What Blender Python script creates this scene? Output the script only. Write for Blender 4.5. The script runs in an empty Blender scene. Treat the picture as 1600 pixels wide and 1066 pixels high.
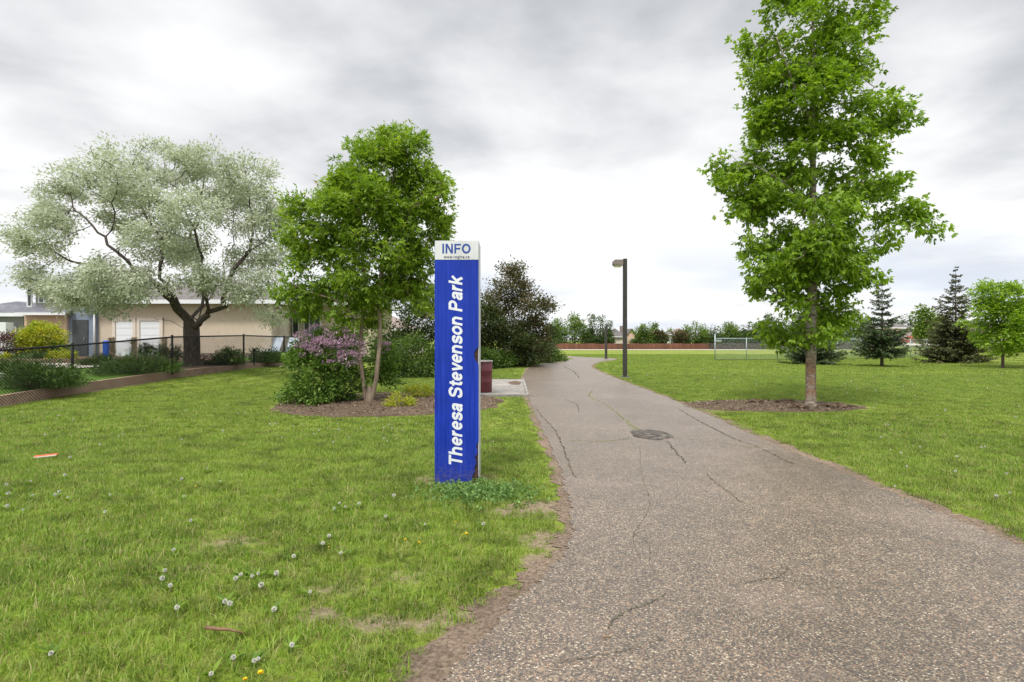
import bpy, bmesh, math, random
import numpy as np
from mathutils import Vector, Matrix
R = math.radians
random.seed(7)
rng = np.random.default_rng(11)
SC = bpy.context.scene
COL = SC.collection

# ------------------------------------------------------------------ camera
F = 889.0                      # focal length in pixels of the 1600 px wide photograph (20 mm lens)
EYE = 1.6
HOR = 531.0
cd = bpy.data.cameras.new('camera'); cam = bpy.data.objects.new('camera', cd); COL.objects.link(cam)
cam.location = (0, 0, EYE); cam.rotation_euler = (R(90), 0, 0)
cd.lens = 20; cd.sensor_width = 36; cd.shift_y = -2 / 1600
cd.clip_start = 0.05; cd.clip_end = 3000
SC.camera = cam

# ------------------------------------------------------------------ world + sun
SUN_EL, SUN_AZ = 58, 205       # azimuth measured clockwise from +Y (behind the camera, a little to the left)
SKYGAIN = 0.56
wd = bpy.data.worlds.new('World'); SC.world = wd; wd.use_nodes = True
nt = wd.node_tree; nt.nodes.clear()
class NT:
    """tiny helper for node trees"""
    def __init__(s, t): s.t = t
    def n(s, typ, **kw):
        nd = s.t.nodes.new(typ)
        for k, v in kw.items():
            if k.startswith('i_'):
                nm = k[2:].replace('_', ' ')
                nd.inputs[nm].default_value = v
            else: setattr(nd, k, v)
        return nd
    def l(s, a, b): s.t.links.new(a, b)
    def math(s, op, a, b=None, c=None, clamp=False):
        nd = s.t.nodes.new('ShaderNodeMath'); nd.operation = op; nd.use_clamp = clamp
        for i, v in enumerate((a, b, c)):
            if v is None: continue
            if isinstance(v, (int, float)): nd.inputs[i].default_value = v
            else: s.l(v, nd.inputs[i])
        return nd.outputs[0]
    def mix(s, f, a, b, typ='MIX'):
        nd = s.t.nodes.new('ShaderNodeMix'); nd.data_type = 'RGBA'; nd.blend_type = typ
        for sock, v in ((nd.inputs[0], f), (nd.inputs[6], a), (nd.inputs[7], b)):
            if isinstance(v, (int, float)): sock.default_value = v
            elif isinstance(v, tuple): sock.default_value = v if len(v) == 4 else v + (1,)
            else: s.l(v, sock)
        return nd.outputs[2]
    def ramp(s, f, stops, interp='LINEAR'):
        nd = s.t.nodes.new('ShaderNodeValToRGB'); cr = nd.color_ramp; cr.interpolation = interp
        while len(cr.elements) < len(stops): cr.elements.new(0.5)
        for e, (p, c) in zip(cr.elements, stops):
            e.position = p
            e.color = (c, c, c, 1) if isinstance(c, (int, float)) else (c if len(c) == 4 else c + (1,))
        s.l(f, nd.inputs[0]); return nd.outputs[0]
    def noise(s, vec, scale, detail=3, rough=0.5, dist=0.0, out=0):
        nd = s.n('ShaderNodeTexNoise'); nd.inputs['Scale'].default_value = scale
        nd.inputs['Detail'].default_value = detail; nd.inputs['Roughness'].default_value = rough
        nd.inputs['Distortion'].default_value = dist
        if vec is not None: s.l(vec, nd.inputs['Vector'])
        return nd.outputs[out]
W_ = NT(nt)
tc = W_.n('ShaderNodeTexCoord'); dirv = tc.outputs['Generated']
sep = W_.n('ShaderNodeSeparateXYZ'); W_.l(dirv, sep.inputs[0])
zc = W_.math('MAXIMUM', sep.outputs[2], 0.0)
den = W_.math('ADD', zc, 0.16)
u = W_.math('DIVIDE', sep.outputs[0], den); v = W_.math('DIVIDE', sep.outputs[1], den)
cmb = W_.n('ShaderNodeCombineXYZ'); W_.l(u, cmb.inputs[0]); W_.l(v, cmb.inputs[1]); cmb.inputs[2].default_value = 3.7
cl1 = W_.noise(cmb.outputs[0], 1.05, 6, 0.5, 0.35)
cl2 = W_.noise(cmb.outputs[0], 2.4, 5, 0.5, 0.2)
def lobe(px, py, rad, gain):
    d = Vector(((px - 800) / F, 1, (HOR - py) / F)).normalized()
    dp = W_.n('ShaderNodeVectorMath', operation='DISTANCE'); W_.l(dirv, dp.inputs[0]); dp.inputs[1].default_value = d
    t = W_.math('DIVIDE', dp.outputs['Value'], rad)
    t = W_.math('MULTIPLY', t, t); t = W_.math('MULTIPLY', t, -1.0); t = W_.math('EXPONENT', t)
    return W_.math('MULTIPLY', t, gain)
val = W_.math('MULTIPLY_ADD', cl1, 0.70, W_.math('MULTIPLY_ADD', cl2, 0.46, -0.09))
for l_ in (lobe(640, 150, .20, -.10), lobe(1010, 110, .22, -.11), lobe(970, 245, .11, -.17), lobe(1480, 60, .25, -.09),
           lobe(1130, 270, .10, -.11), lobe(760, 330, .16, .12), lobe(900, 400, .28, .24), lobe(260, 90, .16, .05), lobe(90, 330, .2, .05), lobe(1430, 210, .10, .10),
           lobe(1540, 150, .08, .06), lobe(1060, 330, .14, .16), lobe(1480, 330, .13, -.05)):
    val = W_.math('ADD', val, l_)
low = W_.ramp(sep.outputs[2], [(0.0, 0.22), (0.10, 0.19), (0.22, 0.15), (0.32, 0.06), (0.5, 0.0)])
val = W_.math('ADD', val, low)
cloud = W_.ramp(val, [(0.33, (.47, .49, .525)), (0.42, (.58, .595, .62)), (0.49, (.70, .71, .73)), (0.57, (.84, .845, .855)), (0.70, (1.04, 1.04, 1.04))])
# a faint blue bar low over the field, between cloud banks
blu = W_.ramp(sep.outputs[2], [(0.0, 0.2), (0.03, 0.8), (0.09, 0.8), (0.18, 0.0)])
cl3 = W_.noise(cmb.outputs[0], 0.8, 3, 0.5, 0)
blu = W_.math('MULTIPLY', blu, W_.ramp(cl3, [(0.42, 0.0), (0.6, 1.0)]))
cloud = W_.mix(blu, cloud, (.70, .76, .88))
# an overcast dome is brighter towards the zenith
zen = W_.ramp(sep.outputs[2], [(0.0, 1.0), (0.55, 1.0), (0.75, 2.2 / 3), (1.0, 1.0)])
zf = W_.math('MULTIPLY_ADD', W_.ramp(sep.outputs[2], [(0.52, 0.0), (0.9, 1.0)]), 2.6, 1.0)
cm = W_.n('ShaderNodeVectorMath', operation='SCALE'); W_.l(cloud, cm.inputs[0]); W_.l(W_.math('MULTIPLY', zf, SKYGAIN), cm.inputs['Scale'])
sky = W_.n('ShaderNodeTexSky', sky_type='NISHITA'); sky.sun_disc = False
sky.sun_elevation = R(SUN_EL); sky.sun_rotation = R(SUN_AZ)
b1 = W_.n('ShaderNodeBackground'); W_.l(sky.outputs[0], b1.inputs[0]); b1.inputs[1].default_value = 0.08
b2 = W_.n('ShaderNodeBackground'); W_.l(cm.outputs[0], b2.inputs[0]); b2.inputs[1].default_value = 1.0
ms = W_.n('ShaderNodeMixShader'); ms.inputs[0].default_value = 0.95
W_.l(b1.outputs[0], ms.inputs[1]); W_.l(b2.outputs[0], ms.inputs[2])
wo = W_.n('ShaderNodeOutputWorld'); W_.l(ms.outputs[0], wo.inputs[0])

sd = bpy.data.lights.new('sun', 'SUN'); sun = bpy.data.objects.new('sun', sd); COL.objects.link(sun)
sd.energy = 1.5; sd.angle = R(10); sd.color = (1, .96, .9)
dv = Vector((math.sin(R(SUN_AZ)) * math.cos(R(SUN_EL)), math.cos(R(SUN_AZ)) * math.cos(R(SUN_EL)), math.sin(R(SUN_EL))))
sun.rotation_euler = dv.to_track_quat('Z', 'Y').to_euler()
SC.view_settings.view_transform = 'Standard'; SC.view_settings.look = 'None'
SC.view_settings.exposure = 0.92; SC.view_settings.gamma = 1

# ------------------------------------------------------------------ helpers
def tag(o, label=None, cat=None, group=None, kind=None):
    if label: o['label'] = label
    if cat: o['category'] = cat
    if group: o['group'] = group
    if kind: o['kind'] = kind
    return o
def empty(name, loc, label=None, cat=None, group=None, rz=0):
    o = bpy.data.objects.new(name, None); COL.objects.link(o)
    o.location = loc; o.rotation_euler = (0, 0, rz); o.empty_display_size = .2
    return tag(o, label, cat, group)
def link(name, me, mat, parent=None, wloc=None):
    """link mesh; vertices are in WORLD coordinates unless the parent is at a place: then they are shifted to be local"""
    o = bpy.data.objects.new(name, me); COL.objects.link(o)
    if mat: me.materials.append(mat)
    if parent is not None:
        o.parent = parent
    return o
def origin_of(p):
    v = Vector((0, 0, 0))
    while p is not None:
        v += p.location; p = p.parent
    return v
def mk(name, V, Fc, mat, parent=None, smooth=False, var=None):
    """V world coordinates, Fc list/array of faces; origin moved to the parent's"""
    V = np.asarray(V, dtype=np.float64).reshape(-1, 3)
    if parent is not None: V = V - np.array(origin_of(parent))
    me = bpy.data.meshes.new(name)
    if isinstance(Fc, np.ndarray) and Fc.ndim == 2:
        k = Fc.shape[1]; nf = len(Fc)
        me.vertices.add(len(V)); me.vertices.foreach_set('co', V.astype(np.float32).ravel())
        me.loops.add(nf * k); me.loops.foreach_set('vertex_index', Fc.astype(np.int32).ravel())
        me.polygons.add(nf); me.polygons.foreach_set('loop_start', np.arange(0, nf * k, k, dtype=np.int32))
        me.polygons.foreach_set('loop_total', np.full(nf, k, dtype=np.int32))
        me.update(calc_edges=True)
    else:
        me.from_pydata(V.tolist(), [], [tuple(int(i) for i in f) for f in Fc]); me.update()
    if var is not None:
        a = me.attributes.new('var', 'FLOAT', 'POINT'); a.data.foreach_set('value', np.asarray(var, dtype=np.float32))
    if smooth: me.polygons.foreach_set('use_smooth', [True] * len(me.polygons))
    me.validate()
    return link(name, me, mat, parent)
class MB:
    """collects shapes in world coordinates into one mesh"""
    def __init__(s): s.V = []; s.F = []; s.c = 0
    def add(s, V, Fc):
        V = np.asarray(V, float).reshape(-1, 3)
        s.V.append(V); s.F += [tuple(int(i) + s.c for i in f) for f in Fc]; s.c += len(V); return s
    def box(s, c, size, rz=0, rx=0, ry=0, taper=1.0):
        hx, hy, hz = size[0] / 2, size[1] / 2, size[2] / 2
        V = np.array([[x * (taper if z > 0 else 1), y * (taper if z > 0 else 1), z] for z in (-hz, hz) for x, y in ((-hx, -hy), (hx, -hy), (hx, hy), (-hx, hy))])
        M = np.array(Matrix.Rotation(rz, 3, 'Z') @ Matrix.Rotation(ry, 3, 'Y') @ Matrix.Rotation(rx, 3, 'X'))
        V = V @ M.T + np.array(c)
        return s.add(V, [(3, 2, 1, 0), (4, 5, 6, 7), (0, 1, 5, 4), (1, 2, 6, 5), (2, 3, 7, 6), (3, 0, 4, 7)])
    def b2(s, x0, x1, y0, y1, z0, z1): return s.box(((x0 + x1) / 2, (y0 + y1) / 2, (z0 + z1) / 2), (abs(x1 - x0), abs(y1 - y0), abs(z1 - z0)))
    def tube(s, pts, rad, n=8, cap=True):
        pts = np.asarray(pts, float); rad = np.broadcast_to(np.asarray(rad, float), (len(pts),))
        V = []; Fc = []
        up = np.array([0.3, 0.2, 1.0])
        for i, p in enumerate(pts):
            d = pts[min(i + 1, len(pts) - 1)] - pts[max(i - 1, 0)]; d = d / (np.linalg.norm(d) + 1e-9)
            if abs(d[2]) > .95: up = np.array([0.0, 1.0, 0.0])
            a = np.cross(d, up); a /= np.linalg.norm(a) + 1e-9; b = np.cross(d, a)
            up = b * -1 if False else np.cross(a, d)
            for k in range(n):
                t = 2 * math.pi * k / n
                V.append(p + rad[i] * (a * math.cos(t) + b * math.sin(t)))
        for i in range(len(pts) - 1):
            for k in range(n):
                k2 = (k + 1) % n
                Fc.append((i * n + k, i * n + k2, (i + 1) * n + k2, (i + 1) * n + k))
        if cap:
            Fc.append(tuple(range(n))[::-1]); Fc.append(tuple((len(pts) - 1) * n + k for k in range(n)))
        return s.add(V, Fc)
    def lathe(s, c, prof, n=24):
        V = []; Fc = []
        for r, z in prof:
            for k in range(n):
                t = 2 * math.pi * k / n; V.append((c[0] + r * math.cos(t), c[1] + r * math.sin(t), c[2] + z))
        for i in range(len(prof) - 1):
            for k in range(n):
                k2 = (k + 1) % n; Fc.append((i * n + k, i * n + k2, (i + 1) * n + k2, (i + 1) * n + k))
        return s.add(V, Fc)
    def build(s, name, mat, parent=None, smooth=False, bevel=0):
        o = mk(name, np.concatenate(s.V), s.F, mat, parent, smooth)
        if bevel:
            m = o.modifiers.new('b', 'BEVEL'); m.width = bevel; m.segments = 2; m.limit_method = 'ANGLE'
        return o
def at(px, py, Y): return np.array([(px - 800) / F * Y, Y, EYE - (py - HOR) / F * Y])
def gnd(px, py, z=0.0):
    Y = F * (EYE - z) / (py - HOR); return np.array([(px - 800) / F * Y, Y, z])
def sst(a, b, x):
    t = np.clip((np.asarray(x, float) - a) / (b - a), 0, 1); return t * t * (3 - 2 * t)
def noise1(x, seed=0):
    x = np.asarray(x, float)
    return (np.sin(x * 1.7 + seed) + np.sin(x * 4.3 + seed * 2.1) * .6 + np.sin(x * 9.1 + seed * 3.7) * .4 + np.sin(x * 21 + seed * 1.3) * .25) / 2.25
def noise2(x, y, seed=0):
    return (np.sin(x * 1.3 + y * .7 + seed) * np.cos(y * 1.9 - x * .5 + seed * 2) + .6 * np.sin(x * 3.1 - y * 2.3 + seed * 3) * np.cos(y * 3.7 + x * 1.1) + .4 * np.sin(x * 7.7 + seed) * np.cos(y * 8.3 - seed))

# ------------------------------------------------------------------ materials
def material(name):
    m = bpy.data.materials.new(name); m.use_nodes = True; t = m.node_tree; t.nodes.clear()
    k = NT(t); out = k.n('ShaderNodeOutputMaterial'); return m, k, out
def pbr(name, col, rough=.7, spec=.4, metal=0, var=.12, scale=6, bump=0, bscale=40, emit=None):
    m, k, out = material(name); b = k.n('ShaderNodeBsdfPrincipled')
    tc = k.n('ShaderNodeTexCoord'); ob = tc.outputs['Object']
    n = k.noise(ob, scale, 5, .6)
    dk = tuple(c * (1 - var) for c in col); lt = tuple(min(1, c * (1 + var)) for c in col)
    k.l(k.ramp(n, [(.3, dk), (.7, lt)]), b.inputs['Base Color'])
    b.inputs['Roughness'].default_value = rough; b.inputs['Specular IOR Level'].default_value = spec; b.inputs['Metallic'].default_value = metal
    if bump:
        bn = k.n('ShaderNodeBump'); bn.inputs['Strength'].default_value = bump; bn.inputs['Distance'].default_value = .01
        k.l(k.noise(ob, bscale, 4, .6), bn.inputs['Height']); k.l(bn.outputs[0], b.inputs['Normal'])
    if emit: b.inputs['Emission Color'].default_value = emit + (1,); b.inputs['Emission Strength'].default_value = 1
    k.l(b.outputs[0], out.inputs[0]); return m
def leafmat(name, stops, trans=.35, rough=.55, spec=.25, wnoise=0.0, tcol=(1.0, 1.0, .55)):
    """leaf colour picked by a per-leaf value; light passes through"""
    m, k, out = material(name); b = k.n('ShaderNodeBsdfPrincipled')
    a = k.n('ShaderNodeAttribute'); a.attribute_name = 'var'
    col = k.ramp(a.outputs['Fac'], stops)
    b.inputs['Roughness'].default_value = rough; b.inputs['Specular IOR Level'].default_value = spec
    k.l(col, b.inputs['Base Color'])
    t = k.n('ShaderNodeBsdfTranslucent'); k.l(k.mix(1.0, col, tcol, 'MULTIPLY'), t.inputs[0])
    mx = k.n('ShaderNodeMixShader'); mx.inputs[0].default_value = trans
    k.l(b.outputs[0], mx.inputs[1]); k.l(t.outputs[0], mx.inputs[2]); k.l(mx.outputs[0], out.inputs[0]); return m

M = {}
# lawn colour patches are shared by the soil sheet and the blades (both read world position)
def lawn_patch(k):
    g = k.n('ShaderNodeNewGeometry'); p = g.outputs['Position']
    n1 = k.noise(p, .35, 4, .55); n2 = k.noise(p, 1.7, 4, .6, .4); n3 = k.noise(p, .09, 3, .5)
    return p, n1, n2, n3
m, k, out = material('lawn_ground'); b = k.n('ShaderNodeBsdfPrincipled')
p, n1, n2, n3 = lawn_patch(k)
c = k.ramp(n1, [(.30, (.13, .19, .022)), (.5, (.185, .255, .03)), (.7, (.24, .30, .05))])
c = k.mix(k.ramp(n2, [(.52, 0.0), (.72, .55)]), c, (.25, .27, .07))
c = k.mix(k.ramp(k.noise(p, 7, 5, .65), [(.46, 0.0), (.62, .65)]), c, (.17, .13, .06))
fine = k.noise(p, 26, 5, .7)
c = k.mix(1.0, c, k.ramp(fine, [(.3, .62), (.5, 1.0), (.7, 1.28)]), 'MULTIPLY')
k.l(c, b.inputs['Base Color']); b.inputs['Roughness'].default_value = .9; b.inputs['Specular IOR Level'].default_value = .1
bp = k.n('ShaderNodeBump'); bp.inputs['Strength'].default_value = .8; bp.inputs['Distance'].default_value = .05; k.l(fine, bp.inputs['Height']); k.l(bp.outputs[0], b.inputs['Normal'])
k.l(b.outputs[0], out.inputs[0]); M['lawn'] = m

m, k, out = material('grass_blade'); b = k.n('ShaderNodeBsdfPrincipled')
p, n1, n2, n3 = lawn_patch(k)
a = k.n('ShaderNodeAttribute'); a.attribute_name = 'var'
c = k.ramp(a.outputs['Fac'], [(0, (.095, .18, .018)), (.35, (.165, .29, .024)), (.7, (.26, .385, .038)), (.86, (.36, .41, .08)), (.93, (.42, .37, .16)), (1, (.48, .39, .21))])
c = k.mix(k.ramp(n1, [(.35, .0), (.65, .55)]), c, (.27, .37, .045))
dry = k.ramp(k.noise(p, 4.5, 5, .65), [(.54, 0.0), (.70, .75)])
c = k.mix(dry, c, (.36, .36, .12))
dk = k.ramp(k.noise(p, 2.2, 6, .68), [(.34, .5), (.52, .95), (.72, 1.15)])
c = k.mix(1.0, c, dk, 'MULTIPLY')
k.l(c, b.inputs['Base Color']); b.inputs['Roughness'].default_value = .5; b.inputs['Specular IOR Level'].default_value = .3
t = k.n('ShaderNodeBsdfTranslucent'); k.l(c, t.inputs[0])
mx = k.n('ShaderNodeMixShader'); mx.inputs[0].default_value = .35; k.l(b.outputs[0], mx.inputs[1]); k.l(t.outputs[0], mx.inputs[2]); k.l(mx.outputs[0], out.inputs[0])
M['grass'] = m

# asphalt with exposed aggregate
m, k, out = material('path_asphalt'); b = k.n('ShaderNodeBsdfPrincipled')
tcn = k.n('ShaderNodeTexCoord'); p = tcn.outputs['Object']
vo = k.n('ShaderNodeTexVoronoi'); vo.inputs['Scale'].default_value = 108; vo.inputs['Randomness'].default_value = 1; k.l(p, vo.inputs['Vector'])
vs = k.n('ShaderNodeSeparateColor'); k.l(vo.outputs['Color'], vs.inputs[0])
stone = k.ramp(vs.outputs[0], [(0, (.038, .028, .020)), (.20, (.084, .059, .039)), (.42, (.148, .105, .067)), (.62, (.215, .155, .098)), (.80, (.29, .215, .138)), (.91, (.40, .325, .225)), (.95, (.29, .145, .075)), (.98, (.52, .45, .34))], 'CONSTANT')
gap = k.ramp(vo.outputs['Distance'], [(.42, 0.0), (.75, .8)])
c = k.mix(gap, stone, (.07, .058, .048))
big = k.noise(p, .55, 4, .6, .3); mid = k.noise(p, 5, 5, .65)
c = k.mix(1.0, c, k.ramp(big, [(.3, .80), (.7, 1.18)]), 'MULTIPLY')
c = k.mix(1.0, c, k.ramp(mid, [(.3, .80), (.7, 1.15)]), 'MULTIPLY')
c = k.mix(k.ramp(k.noise(p, .9, 3, .5), [(.55, 0.0), (.75, .25)]), c, (.30, .22, .18))
k.l(c, b.inputs['Base Color']); b.inputs['Roughness'].default_value = .42; b.inputs['Specular IOR Level'].default_value = .9; b.inputs['Specular Tint'].default_value = (1, .93, .86, 1)
bp = k.n('ShaderNodeBump'); bp.inputs['Strength'].default_value = .4; bp.inputs['Distance'].default_value = .006
k.l(k.math('SUBTRACT', 1.0, vo.outputs['Distance']), bp.inputs['Height']); k.l(bp.outputs[0], b.inputs['Normal'])
k.l(b.outputs[0], out.inputs[0]); M['path'] = m

def soil(name, stops, scale=30, bump=1.0, dist=.03):
    m, k, out = material(name); b = k.n('ShaderNodeBsdfPrincipled')
    tcn = k.n('ShaderNodeTexCoord'); p = tcn.outputs['Object']
    f1 = k.noise(p, scale, 6, .72, .3); f2 = k.noise(p, 1.6, 4, .6)
    c = k.ramp(f1, stops); c = k.mix(1.0, c, k.ramp(f2, [(.3, .72), (.7, 1.2)]), 'MULTIPLY')
    k.l(c, b.inputs['Base Color']); b.inputs['Roughness'].default_value = .95; b.inputs['Specular IOR Level'].default_value = .1
    bp = k.n('ShaderNodeBump'); bp.inputs['Strength'].default_value = bump; bp.inputs['Distance'].default_value = dist
    k.l(f1, bp.inputs['Height']); k.l(bp.outputs[0], b.inputs['Normal']); k.l(b.outputs[0], out.inputs[0]); return m
M['dirt'] = soil('edge_dirt', [(.28, (.07, .052, .038)), (.42, (.17, .125, .09)), (.55, (.27, .20, .145)), (.66, (.33, .26, .19)), (.75, (.18, .18, .07))], 34)
M['mulch'] = soil('mulch', [(.3, (.055, .038, .026)), (.45, (.125, .088, .060)), (.58, (.20, .145, .10)), (.7, (.29, .225, .165))], 26, 1.0, .04)
M['gravel'] = soil('pale_drive', [(.3, (.40, .35, .31)), (.5, (.52, .46, .41)), (.7, (.62, .57, .51))], 20, .5, .01)
M['concrete'] = soil('concrete_slab', [(.3, (.20, .185, .165)), (.5, (.28, .26, .235)), (.7, (.34, .32, .29))], 7, .2, .004)
M['crack'] = soil('crack_fill', [(.35, (.04, .035, .03)), (.5, (.10, .085, .07)), (.7, (.16, .17, .06))], 30, .3, .01)
M['greencrack'] = soil('green_crack', [(.3, (.05, .06, .02)), (.5, (.17, .20, .05)), (.7, (.27, .27, .08))], 24, .3, .01)
M['patch'] = soil('dark_asphalt', [(.36, (.045, .043, .040)), (.5, (.10, .09, .08)), (.62, (.20, .17, .14))], 9, .8, .02)
M['retain'] = pbr('wall_brown', (.36, .235, .16), .85, .2, 0, .25, 9, .5, 60)
M['stucco'] = pbr('stucco_beige', (.58, .49, .385), .9, .2, 0, .06, 3, .3, 80)
M['stucco_pink'] = pbr('stucco_peach', (.66, .48, .36), .9, .2, 0, .06, 3, .3, 80)
M['siding'] = pbr('siding_grey', (.30, .29, .285), .8, .3, 0, .12, 4)
M['bluegrey'] = pbr('render_bluegrey', (.21, .25, .32), .8, .3, 0, .08, 3)
M['trim'] = pbr('trim_white', (.74, .75, .77), .5, .4, 0, .04, 5)
M['garage'] = pbr('door_white', (.78, .80, .83), .45, .4, 0, .03, 2)
M['darkdoor'] = pbr('door_dark', (.05, .055, .06), .4, .5, 0, .2, 3)
M['stonebase'] = pbr('stone_base', (.25, .20, .18), .9, .2, 0, .35, 14, .6, 30)
M['white'] = pbr('paint_white', (.72, .73, .74), .5, .4, 0, .05, 5)
M['cream'] = pbr('wall_cream', (.68, .60, .52), .85, .2, 0, .06, 3)
M['blackmetal'] = pbr('black_vinyl', (.010, .010, .011), .5, .25, 0, .2, 10)
M['bronze'] = pbr('lamp_bronze', (.048, .045, .040), .5, .5, .2, .22, 5)
M['galv'] = pbr('galvanised', (.36, .42, .43), .5, .5, .4, .12, 5)
M['lens'] = pbr('lamp_lens', (.80, .72, .55), .35, .5, 0, .05, 5)
M['maroon'] = pbr('bin_maroon', (.135, .028, .035), .5, .4, 0, .3, 7, .3, 30)
M['galvrim'] = pbr('bin_rim', (.42, .38, .36), .5, .4, .3, .3, 12)
M['bluebin'] = pbr('bin_blue', (.02, .09, .42), .5, .4, 0, .15, 4)
M['timber'] = pbr('timber', (.16, .115, .08), .9, .2, 0, .3, 12, .6, 40)
M['stick'] = pbr('dead_stick', (.20, .12, .07), .9, .2, 0, .35, 30, .6, 60)
M['woodpost'] = pbr('grey_brown_post', (.30, .235, .175), .9, .2, 0, .25, 12, .4, 40)
M['redcar'] = pbr('car_red', (.42, .03, .03), .3, .5, 0, .05, 3)
M['tyre'] = pbr('tyre', (.02, .02, .02), .8, .2, 0, .1, 10)
M['chairmetal'] = pbr('chair_white', (.66, .68, .70), .5, .4, 0, .05, 5)
M['sling'] = pbr('chair_sling', (.55, .62, .72), .7, .3, 0, .06, 6)
M['litter'] = pbr('litter_orange', (.62, .12, .04), .6, .3, 0, .18, 25)
M['litterwhite'] = pbr('litter_white', (.68, .62, .56), .6, .3, 0, .1, 25)
# window glass (opaque dark, reflecting the sky)
M['glass'] = pbr('window_glass', (.035, .042, .05), .06, .9, 0, .2, 1)

def shingle(name, col):
    m, k, out = material(name); b = k.n('ShaderNodeBsdfPrincipled'); tcn = k.n('ShaderNodeTexCoord'); p = tcn.outputs['Object']
    br = k.n('ShaderNodeTexBrick'); br.inputs['Scale'].default_value = 1.6; k.l(p, br.inputs['Vector'])
    br.inputs['Color1'].default_value = tuple(c * .85 for c in col) + (1,); br.inputs['Color2'].default_value = tuple(c * 1.15 for c in col) + (1,)
    br.inputs['Mortar'].default_value = tuple(c * .6 for c in col) + (1,); br.inputs['Mortar Size'].default_value = .012
    c = k.mix(1.0, br.outputs[0], k.ramp(k.noise(p, 1.3, 5, .6), [(.3, .8), (.7, 1.2)]), 'MULTIPLY')
    k.l(c, b.inputs['Base Color']); b.inputs['Roughness'].default_value = .9; b.inputs['Specular IOR Level'].default_value = .2
    k.l(b.outputs[0], out.inputs[0]); return m
M['roof'] = shingle('shingle_grey', (.155, .14, .135)); M['roofbrown'] = shingle('shingle_brown', (.27, .21, .19)); M['roofdark'] = shingle('shingle_dark', (.15, .15, .17))

def plank(name, col, scale=6.6):
    m, k, out = material(name); b = k.n('ShaderNodeBsdfPrincipled'); tcn = k.n('ShaderNodeTexCoord'); p = tcn.outputs['Object']
    sp = k.n('ShaderNodeSeparateXYZ'); k.l(p, sp.inputs[0])
    fl = k.math('FLOOR', k.math('MULTIPLY', sp.outputs[0], scale))
    wn = k.n('ShaderNodeTexWhiteNoise', noise_dimensions='1D'); k.l(fl, wn.inputs['W'])
    c = k.ramp(wn.outputs[0], [(0, tuple(x * .72 for x in col)), (1, tuple(x * 1.25 for x in col))])
    c = k.mix(1.0, c, k.ramp(k.noise(p, .25, 4, .6), [(.3, .75), (.7, 1.25)]), 'MULTIPLY')
    k.l(c, b.inputs['Base Color']); b.inputs['Roughness'].default_value = .85; k.l(b.outputs[0], out.inputs[0]); return m
M['woodfence'] = plank('fence_boards', (.15, .062, .036))

def bark(name, stops, scale=(14, 14, 3.5), bump=.8, patch=None, zr=None):
    m, k, out = material(name); b = k.n('ShaderNodeBsdfPrincipled'); tcn = k.n('ShaderNodeTexCoord'); p = tcn.outputs['Object']
    mp = k.n('ShaderNodeMapping'); mp.inputs['Scale'].default_value = scale; k.l(p, mp.inputs[0])
    n = k.noise(mp.outputs[0], 1.0, 6, .7, .6); c = k.ramp(n, stops)
    if patch:
        sp = k.n('ShaderNodeSeparateXYZ'); k.l(p, sp.inputs[0])
        lo = k.ramp(k.math('DIVIDE', sp.outputs[2], zr), [(0.05, 0.0), (.2, 1.0), (.75, .9), (1.0, 0.0)])
        f = k.math('MULTIPLY', lo, k.ramp(k.noise(p, 5.5, 5, .65, .8), [(.42, 0.0), (.56, .85)]))
        c = k.mix(f, c, patch)
    k.l(c, b.inputs['Base Color']); b.inputs['Roughness'].default_value = .9; b.inputs['Specular IOR Level'].default_value = .2
    bp = k.n('ShaderNodeBump'); bp.inputs['Strength'].default_value = bump; bp.inputs['Distance'].default_value = .02
    k.l(n, bp.inputs['Height']); k.l(bp.outputs[0], b.inputs['Normal']); k.l(b.outputs[0], out.inputs[0]); return m
M['bark_pale'] = bark('bark_pale', [(.34, (.035, .03, .026)), (.44, (.15, .125, .10)), (.56, (.30, .26, .215)), (.7, (.43, .39, .34))], (9, 9, 14), .7, (.23, .125, .07), 1.35)
M['bark_tan'] = bark('bark_tan', [(.3, (.13, .10, .075)), (.5, (.29, .225, .165)), (.7, (.40, .33, .25))], (16, 16, 3), .8)
M['bark_dark'] = bark('bark_dark', [(.3, (.03, .024, .022)), (.5, (.075, .06, .052)), (.7, (.15, .125, .108))], (16, 16, 4), 1.0)
M['bark_mid'] = bark('bark_mid', [(.3, (.06, .045, .035)), (.7, (.19, .15, .12))], (10, 10, 3), .8)

G = lambda *a: a
M['lf_maple'] = leafmat('leaf_maple', [(0, (.11, .20, .014)), (.35, (.195, .335, .022)), (.7, (.29, .45, .034)), (1, (.42, .58, .06))], .52, .42, .4)
M['lf_ash'] = leafmat('leaf_ash', [(0, (.10, .185, .016)), (.35, (.185, .315, .025)), (.7, (.29, .43, .04)), (.95, (.42, .56, .07)), (1, (.34, .22, .06))], .52, .42, .4)
M['lf_silver'] = leafmat('leaf_silver', [(0, (.27, .325, .20)), (.4, (.46, .51, .36)), (.8, (.62, .655, .535)), (1, (.76, .78, .69))], .40, .55, tcol=(1, 1, .85))
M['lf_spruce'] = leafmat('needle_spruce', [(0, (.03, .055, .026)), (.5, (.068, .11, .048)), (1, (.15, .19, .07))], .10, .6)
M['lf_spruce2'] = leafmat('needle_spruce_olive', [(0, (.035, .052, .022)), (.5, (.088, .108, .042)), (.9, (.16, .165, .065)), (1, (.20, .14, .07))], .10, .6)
M['lf_dark'] = leafmat('leaf_dark', [(0, (.02, .035, .012)), (.5, (.05, .075, .02)), (.85, (.10, .12, .035)), (1, (.16, .09, .06))], .25, .5)
M['lf_purple'] = leafmat('leaf_purple', [(0, (.045, .06, .02)), (.45, (.09, .10, .035)), (.75, (.155, .125, .06)), (1, (.25, .155, .10))], .35, .5)
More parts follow.
